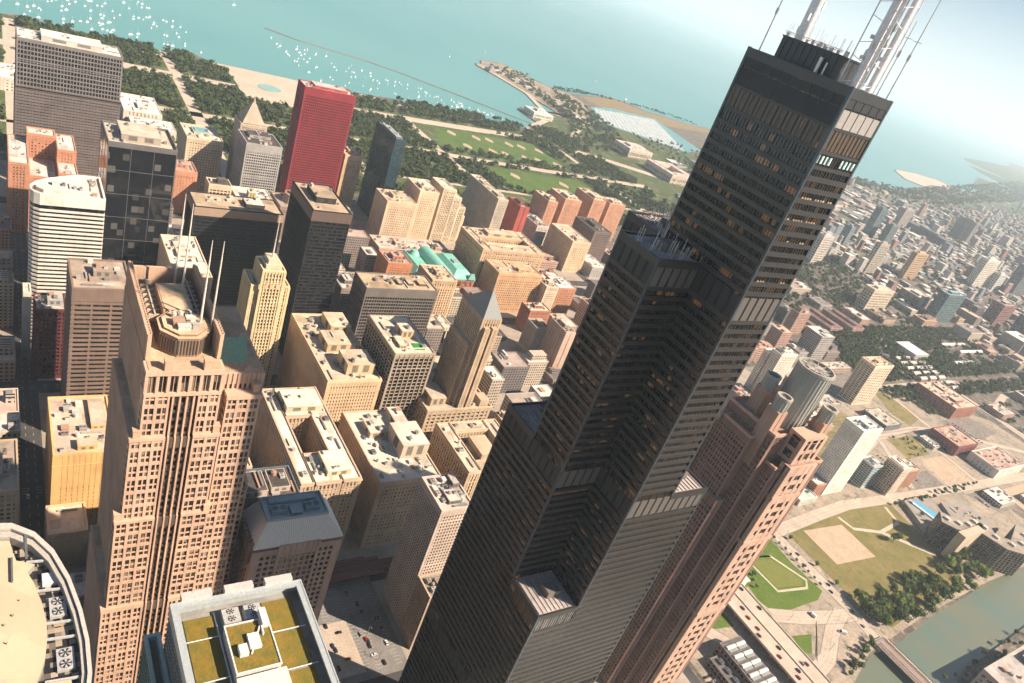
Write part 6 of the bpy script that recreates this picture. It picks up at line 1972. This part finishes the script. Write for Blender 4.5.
def plant(pr, x, y, label, group, s=1.0, z=0):
    rz = R.uniform(0, 6.28)
    if pr not in used:
        used.add(pr)
        pr.location = (x, y, z); pr.rotation_euler = (0, 0, rz); pr.scale = (s, s, s)
        pr['label'] = label; pr['group'] = group
        return pr
    return dup(pr, (x, y, z), rz, s, label, group)


rt_ = random.Random(31)
nb = 0
edge_f = [(22, -496), (2, -500), (-6, -540), (0, -600), (6, -660), (20, -715)]
for k in range(2000):
    if nb > 85: break
    y = rt_.uniform(-735, -482)
    xe = -21 if y < -690 else -25 + (y + 690) * -.06
    xf = 10 + 8 * math.sin(y * .03) if y > -600 else 12 + (-600 - y) * .05
    x = rt_.uniform(xe + 4, xf)
    if y > -500: x = rt_.uniform(-24, 18)
    nb += 1
    plant(rt_.choice(protos), x, y, 'leafy tree in the thick riverbank belt between dry field and river', 'riverbank trees', rt_.uniform(1.1, 1.7))
for (x, y, s) in ((-31, -446, .9), (-30, -438, .8), (-34, -428, 1), (-37, -418, .9), (-38, -408, .8), (-41, -399, .9), (-27, -452, .7), (-35, -436, .7), (-45, -392, .7), (-43, -410, .8)):
    plant(rt_.choice(protos), x, y, 'bushy tree in the clump on the bank above the bridge', 'trees above the bridge', s)
plant(protos[1], 62, -640, 'single round tree standing alone in the dry field', None, 1.35)
for (x, y) in ((62, -482), (100, -483), (36, -483)):
    plant(protos[2], x, y, 'small tree at the kerb along the edge of the dry field', 'kerbside field trees', .7)
for i in range(9):
    plant(rt_.choice(protos), 106 - i * 8.2, -460.5, 'young tree in the row between the triangle lawn and the road', 'young row trees', .42)
for i in range(14):
    plant(rt_.choice(protos), rt_.uniform(58, 98), rt_.uniform(-392, -364) if i < 8 else rt_.uniform(-452, -400) * 1.0 if False else rt_.uniform(-390, -362), 'shrubby small tree on the lawn next to the expressway', 'lawn trees by the expressway', rt_.uniform(.35, .6))
for i in range(18):
    plant(rt_.choice(protos), 112 - rt_.uniform(0, 10), -720 - i * 14, 'street tree beside the curved flats and the tree-lined street', 'street trees by the curved flats', rt_.uniform(.5, .9))
for i in range(16):
    plant(rt_.choice(protos), rt_.uniform(-86, -78) - (i % 3) * 4, -500 - i * 14, 'low tree on the far west river bank', 'west bank trees', rt_.uniform(.5, .8))
for i in range(12):
    plant(rt_.choice(protos), rt_.uniform(56, 104), rt_.uniform(-790, -724), 'tree in the planted terraces of the curved flats', 'terrace trees', rt_.uniform(.5, .8), 0)


for i in range(34):
    plant(rt_.choice(protos), 331 - (i % 17) * 4.3 + rt_.uniform(-1, 1), -1100 - (i // 17) * 6 + rt_.uniform(-2, 2), 'tree in the dark row before the long brick works', 'trees before the brick works', rt_.uniform(.6, 1))
for i in range(40):
    x, y = rt_.uniform(180, 310), rt_.uniform(-1550, -1310)
    if abs(y + 1292) < 12 or abs(x - 285) < 14: continue
    plant(rt_.choice(far_protos), x, y, 'tree inside the curving slip road by the leafy quarter', 'slip road trees', rt_.uniform(.6, 1))
for i in range(14):
    plant(rt_.choice(protos), rt_.uniform(180, 222), rt_.uniform(-950, -880), 'bush on the rough grass beside the pale road', 'rough grass bushes', rt_.uniform(.3, .6))


def parkok(x, y):
    cxs = 1262 if y > -200 else 1272
    if abs(x - cxs) < 19: return False
    lx = 1502 if y > -475 else 1502 + (-475 - y) * .11
    if y > -1010 and abs(x - lx) < 27: return False
    for yy in (-354, -77, 200, -620, -1105):
        if abs(y - yy) < 15: return False
    if 1320 < x < 1510 and -1025 < y < -635: return False
    if 1100 < x < 1245 and -1015 < y < -695: return False
    if 1410 < x < 1680 and -430 < y < -205: return False
    if x > 1640 and y < -150 and y > -620: return False
    if 1140 < x < 1300 and -25 < y < 225: return False
    if 1090 < x < 1150 and -40 < y < 60: return False
    if 1020 < x < 1075: return False
    return True


pts = []
for k in range(11000):
    x, y = rt_.uniform(968, 1692), rt_.uniform(-1250, 420)
    dens = .75 + .5 * math.sin(x * .021 + 1.3) * math.sin(y * .017) + .25 * math.sin(x * .05 + y * .043)
    if y > -650: dens += .35
    if rt_.random() > dens or not parkok(x, y): continue
    if any(abs(x - q[0]) < 7.5 and abs(y - q[1]) < 7.5 for q in pts[-500:]): continue
    pts.append((x, y))
for k in range(420):   # museum campus, lakefront strip, shore by the stadium
    x = rt_.uniform(1560, 2420); y = -1330 - (x - 1560) * .55 + rt_.uniform(-130, 110)
    if any(x > q[0] - 8 and x < q[1] + 8 and y > q[2] - 8 and y < q[3] + 8 for q in FOOT): continue
    if x > 1880 and y > -1435: continue
    if 1830 < x and y < -1700: continue
    pts.append((x, y))
pts.sort(key=lambda q: (q[0] - CAMP.x) ** 2 + (q[1] - CAMP.y) ** 2)
near, rest = pts[:120], pts[120:]
for (x, y) in near:
    plant(rt_.choice(far_protos), x, y, 'leafy green tree in the lakefront park groves behind the avenue towers', 'park grove trees', rt_.uniform(.7, 1.1))
mb = MB()
for (x, y) in rest:
    s = rt_.uniform(.5, 1.25)
    crown_into(mb, rt_, x, y, 8 * s, 8.6 * s, 6.2 * s, 46, 2.7)
# leafy quarter and other far groves
quarter = []
for k in range(2000):
    x, y = rt_.uniform(300, 545), rt_.uniform(-1660, -1045)
    if abs(x - 348) < 11: continue
    if any(x > q[0] - 5 and x < q[1] + 5 and y > q[2] - 5 and y < q[3] + 5 for q in FOOT): continue
    if 314 < x < 440 and -1330 < y < -1200 and rt_.random() < .7: continue
    if 395 < x < 500 and -1640 < y < -1500 and rt_.random() < .75: continue
    quarter.append((x, y))
for k in range(900):
    x, y = rt_.uniform(560, 930), rt_.uniform(-1700, -1030)
    if any(x > q[0] - 4 and x < q[1] + 4 and y > q[2] - 4 and y < q[3] + 4 for q in FOOT): continue
    quarter.append((x, y))
for k in range(3000):
    y = -rt_.uniform(0, 1) ** 1.3 * 5000 - 1700; x = rt_.uniform(150, 1900 + max(0, -y - 4700) * .3)
    if any(x > q[0] - 4 and x < q[1] + 4 and y > q[2] - 4 and y < q[3] + 4 for q in FOOT): continue
    quarter.append((x, y))
for k in range(240):
    t = rt_.uniform(0, 1); quarter.append((1960 + 640 * t + rt_.uniform(-40, 40), -1470 - 190 * t * rt_.random() + rt_.uniform(-20, 30)))
for k in range(2200):    # wooded lake shore to the south
    t = rt_.uniform(0, 1); y = -2600 - t * 7600
    xs = 2060 + (0 if y > -4000 else (-4000 - y) * .33)
    x = xs - rt_.uniform(10, 150 + 400 * t)
    quarter.append((x, y))
for (x, y) in quarter:
    s = rt_.uniform(.7, 1.2) * (1 if y > -3000 else 1.5)
    crown_into(mb, rt_, x, y, 7 * s, 6.5 * s, 5 * s, 34 if y > -3000 else 16, 2.2 if y > -3000 else 4)
for k in range(260):    # northern island scrub
    t = rt_.uniform(0, 1)
    x = 2440 + 130 * math.sin(t * 3) + rt_.uniform(-30, 30); y = -1720 - 900 * t
    if not (x > 2440 and x < 2560): continue
    s = rt_.uniform(.4, .9)
    crown_into(mb, rt_, x, y, 6 * s, 7 * s, 4.5 * s, 30, 2.2)
tag(mb.build('wooded_parkland', M_leaf), 'far groves of park and shore trees reading as dark green masses', 'trees', None, 'stuff')

# ------------------------------------------------------------------ boats
def boat_mesh():
    mb = MB()
    P = [(-4.6, -1.5), (2.2, -1.55), (4.9, 0), (2.2, 1.55), (-4.6, 1.5)]
    P0 = [(-4.3, -1.1), (2.0, -1.1), (4.2, 0), (2.0, 1.1), (-4.3, 1.1)]
    mb.prism(P0, -.3, 1.1, 0, 0, P, True)
    mb.prism([(-2.6, -1), (1.2, -1), (2.4, 0), (1.2, 1), (-2.6, 1)], 1.1, 2.3, 0, 0, [(-2.4, -.8), (.8, -.8), (1.6, 0), (.8, .8), (-2.4, .8)])
    mb.box(-2.2, .6, -1.02, 1.02, 1.5, 1.95, 1)
    mb.tube((.2, 0, 2.2), (.2, 0, 10.5), .09, 5)
    mb.tube((.2, 0, 3.2), (-3.8, 0, 3.3), .12, 5)
    return mb.mesh('moored_boat', [plain((.86, .85, .82), .35), plain((.1, .12, .14), .2)])


bm = boat_mesh()
rb_ = random.Random(77)
boats = []
while len(boats) < 165:
    x = 1735 + rb_.uniform(0, 1) ** 1.25 * 600; y = rb_.uniform(-190, 240)
    if x - (1735 + max(0, y) * .02) > 620 or x < 1752: continue
    if y < 20 and x > 1800 + (y + 260) * 2.6: continue
    boats.append((x, y))
while len(boats) < 285:
    t = rb_.uniform(0, 1)
    y = -430 - t * 620; wmax = 470 - t * 430
    x = 1700 + 26 + rb_.uniform(0, 1) ** .8 * max(20, wmax * .92)
    boats.append((x, y))
for i, (x, y) in enumerate(boats):
    o = bpy.data.objects.new('moored_boat', bm)
    COL.objects.link(o)
    o.location = (x, y, WZ + .25)
    o.rotation_euler = (0, 0, 2.5 + rb_.gauss(0, .18))
    s = rb_.uniform(.75, 1.25)
    o.scale = (s, s, s)
    if y > -330: tag(o, 'small white boat moored in the open blue-green harbour left of the red tower', 'boat', 'boats in the left harbour basin')
    else: tag(o, 'small white boat moored behind the breakwater right of the red tower', 'boat', 'boats behind the breakwater')
for i, (x, y, lb) in enumerate(((2580, -1273, 'lone white cruiser with a pale wake outside the breakwater'), (2926, -1630, 'lone white boat beyond the planetarium spit'), (2973, -2357, 'white boat far out off the meadow island'), (2662, -2320, 'white boat close to the meadow island shore'), (2500, -420, 'white boat leaving the breakwater end'))):
    o = bpy.data.objects.new('motor_boat', bm); COL.objects.link(o)
    o.location = (x, y, WZ + .25); o.rotation_euler = (0, 0, .6 * i); o.scale = (1.8, 1.8, 1.8)
    tag(o, lb, 'boat')
# packed marina berths behind the museums
mb = MB()
for r_ in range(18):
    t = r_ / 17
    La, Lb = Vector((2005, -1660)), Vector((1835, -1945))
    Ra, Rb = Vector((2235, -1800)), Vector((2300, -2190))
    A_, B_ = La.lerp(Lb, t), Ra.lerp(Rb, t)
    dv = (B_ - A_).normalized()
    nq = int((B_ - A_).length / 5.2)
    ang = math.atan2(dv.y, dv.x) + math.pi / 2
    ca, sa_ = math.cos(ang), math.sin(ang)
    for q in range(nq):
        if rb_.random() < .2: continue
        c0 = A_ + dv * (q * 5.2 + rb_.uniform(-.6, .6))
        s = rb_.uniform(1.25, 1.75)
        def bx(l0, l1, hw, z0, z1):
            mb.prism([(c0.x + ca * l + sa_ * -w_, c0.y + sa_ * l + ca * w_) for l, w_ in ((l0, -hw), (l1, -hw), (l1, hw), (l0, hw))], z0, z1)
        bx(-4.6 * s, 4.6 * s, 1.5 * s, .02, 1.5)
        bx(-2 * s, 1.5 * s, 1.1 * s, 1.5, 2.6)
        if rb_.random() < .4: mb.tube((c0.x, c0.y, 2), (c0.x, c0.y, 12), .14, 4)
tag(mb.build('marina_boats', plain((.82, .8, .77), .4)), 'dense white rows of berthed boats in the marina behind the museums', 'boats', None, 'stuff')
sheet('marina_water', [(1990, -1640), (2245, -1780), (2330, -1960), (2330, -2230), (1900, -2120), (1812, -1950)], .016, M_water)

# ------------------------------------------------------------------ vehicles
def make_car(nm, col, van=False):
    root = thing(nm, None, 'van' if van else 'car')
    mb = MB()
    L, W_, H_ = (2.2, .9, .78) if not van else (3.3, 1.1, 1.0)
    side = [(-L, .35), (L, .35), (L, .62), (L * .93, .8), (-L * .96, .86), (-L, .7)]
    n_ = len(side)
    mb.v = [(x, -W_, z) for x, z in side] + [(x, W_, z) for x, z in side]
    mb.f = [tuple(range(n_))] + [tuple(range(2 * n_ - 1, n_ - 1, -1))] + [(i, n_ + i, n_ + (i + 1) % n_, (i + 1) % n_) for i in range(n_)]
    mb.m = [0] * len(mb.f)
    zt = 1.42 if not van else 2.6
    a, b_, c_, d = (-1.75, -1.15, .25, 1.0) if not van else (-3.25, -3.2, 1.4, 2.2)
    mb.prism([(b_, -W_ * .8), (c_, -W_ * .8), (c_, W_ * .8), (b_, W_ * .8)], zt - .05, zt, 0)
    if van: mb.box(-3.28, 1.2, -W_, W_, .8, 2.58)
    mb.build('body', plain(col, .3, .1), root)
    g = MB()
    g.prism([(a, -W_ * .93), (d, -W_ * .93), (d, W_ * .93), (a, W_ * .93)], .8, zt - .05, 0, None, [(b_, -W_ * .79), (c_, -W_ * .79), (c_, W_ * .79), (b_, W_ * .79)])
    g.build('window', plain((.02, .022, .025), .1), root)
    for x in (-L * .62, L * .62):
        for y in (-W_ * .92, W_ * .92):
            w = MB(); w.tube((x, y - .12, .33), (x, y + .12, .33), .33, 10)
            w.build('wheel', plain((.02, .02, .02), .8), root)
    return root


CARS = {'black': make_car('parked_car', (.02, .02, .022)), 'white': make_car('parked_car', (.75, .73, .7)), 'silver': make_car('parked_car', (.35, .34, .33)), 'red': make_car('parked_car', (.35, .03, .025)), 'dark blue': make_car('parked_car', (.03, .045, .09)), 'van': make_car('parked_van', (.78, .76, .72), True)}
ucar = set()


def car(c_, x, y, rz, label, group=None, z=0.05, s=1.0):
    pr = CARS[c_]
    if c_ not in ucar:
        ucar.add(c_)
        pr.location = (x, y, z); pr.rotation_euler = (0, 0, rz); pr.scale = (s, s, s); pr['label'] = label
        if group: pr['group'] = group
        return
    dup(pr, (x, y, z), rz, s, label, group)


rc_ = random.Random(3)
for i, (x, y) in enumerate(((39, -329), (29, -326), (17, -326), (11, -321), (-5, -330.5), (-12, -323), (-24, -341), (-26, -345), (-28, -330), (-33, -324), (34, -348), (51, -322), (57, -347), (-50, -340), (-60, -328), (-74, -347))):
    c_ = rc_.choice(('black', 'dark blue', 'black', 'silver', 'red'))
    car(c_, x, y, 0, '%s car driving along the elevated expressway' % c_, '%s cars on the expressway' % c_, 8.02, 1.1)
for (x, y, c_) in ((38, -473, 'black'), (30, -467, 'dark blue'), (5, -469, 'black'), (66, -467, 'black'), (-12, -464, 'silver'), (80, -473, 'dark blue')):
    car(c_, x, y, 0, '%s car on the pale street between the triangle lawn and dry field' % c_, '%s cars on the pale street' % c_, .05, 1.1)
car('van', -10, -430, .9, 'white van stopped on the wide ramp above the river', None, .06, 1.2)
car('van', 15, -414, .1, 'white van by the small wall at the ramp junction', None, .06, 1.2)
for (x, y) in ((150, 12), (123, -1), (114, -1), (101, -1), (106, 12), (102, 12), (94, 12), (110, 36), (105, 36), (97, 30), (113, 14), (108, 13), (131, 8), (138, 8), (88, 6), (119, 30), (92, 38), (126, 36)):
    c_ = rc_.choice(('black', 'white', 'silver', 'dark blue', 'red', 'black'))
    car(c_, x + rc_.uniform(-1, 1), y + rc_.uniform(-.8, .8), rc_.choice((0, 1.57, 0, .05)), '%s car parked in the bright lot under the brown sloped-crown tower' % c_, '%s cars in the bright lot' % c_, .19)
for i in range(26):
    c_ = rc_.choice(('white', 'silver', 'black', 'dark blue', 'red', 'white'))
    x, y = 138 + (i % 13) * 4.6, -812 - (i // 13) * 16 - rc_.uniform(0, 1)
    car(c_, x, y, 1.57, '%s car in the small lot by the brick gallery block' % c_, '%s cars in the gallery block lot' % c_)
for i in range(22):
    c_ = rc_.choice(('white', 'silver', 'black', 'dark blue', 'red'))
    car(c_, 235 - (i % 11) * 5.2, -1105 - (i // 11) * 18 - (i % 11) * .6, 1.5, '%s car in the yard before the long brick works' % c_, '%s cars in the works yard' % c_)
for i in range(16):
    c_ = rc_.choice(('white', 'silver', 'black', 'red'))
    car(c_, -2 - (i % 8) * 5, -242 - (i // 8) * 6, 1.57, '%s car beside the vaulted depot' % c_, '%s cars beside the depot' % c_)
for i in range(24):
    c_ = rc_.choice(('white', 'silver', 'black', 'dark blue', 'red'))
    ys = rc_.choice(YL[1:5]) + rc_.choice((-3, 3))
    car(c_, rc_.uniform(180, 640), ys, 0, '%s car in a shaded downtown cross street' % c_, '%s cars in shaded streets' % c_, .03)
for i in range(64):
    c_ = rc_.choice(('white', 'silver', 'black', 'dark blue', 'red'))
    lot = ((388, -950), (345, -720), (70, -915))[i % 3]
    nx_ = i // 3
    car(c_, lot[0] + (nx_ % 7) * 3.1, lot[1] - (nx_ // 7) * 14, 1.57, '%s car in an open lot of the rail quarter' % c_, '%s cars in the rail quarter lots' % c_)
for c_ in CARS:
    if c_ not in ucar: car(c_, 140 + 5 * len(c_), 20, 0, '%s car parked beside the bright lot' % c_)

# ------------------------------------------------------------------ air
mb = MB(); mb.box(-3850, 64000, -60000, 2400, -7.5, 545)
hz = mb.build('haze', [])
hm = bpy.data.materials.new('haze'); hm.use_nodes = True
nt = hm.node_tree
for n_ in list(nt.nodes):
    if n_.type != 'OUTPUT_MATERIAL': nt.nodes.remove(n_)
pv_ = nt.nodes.new('ShaderNodeVolumePrincipled')
pv_.inputs['Color'].default_value = (0.80, 0.93, 1.0, 1)
pv_.inputs['Density'].default_value = 0.000066
pv_.inputs['Anisotropy'].default_value = 0.2
nt.links.new(pv_.outputs[0], nt.nodes['Material Output'].inputs['Volume'])
hz.data.materials.append(hm)
tag(hz, kind='stuff')
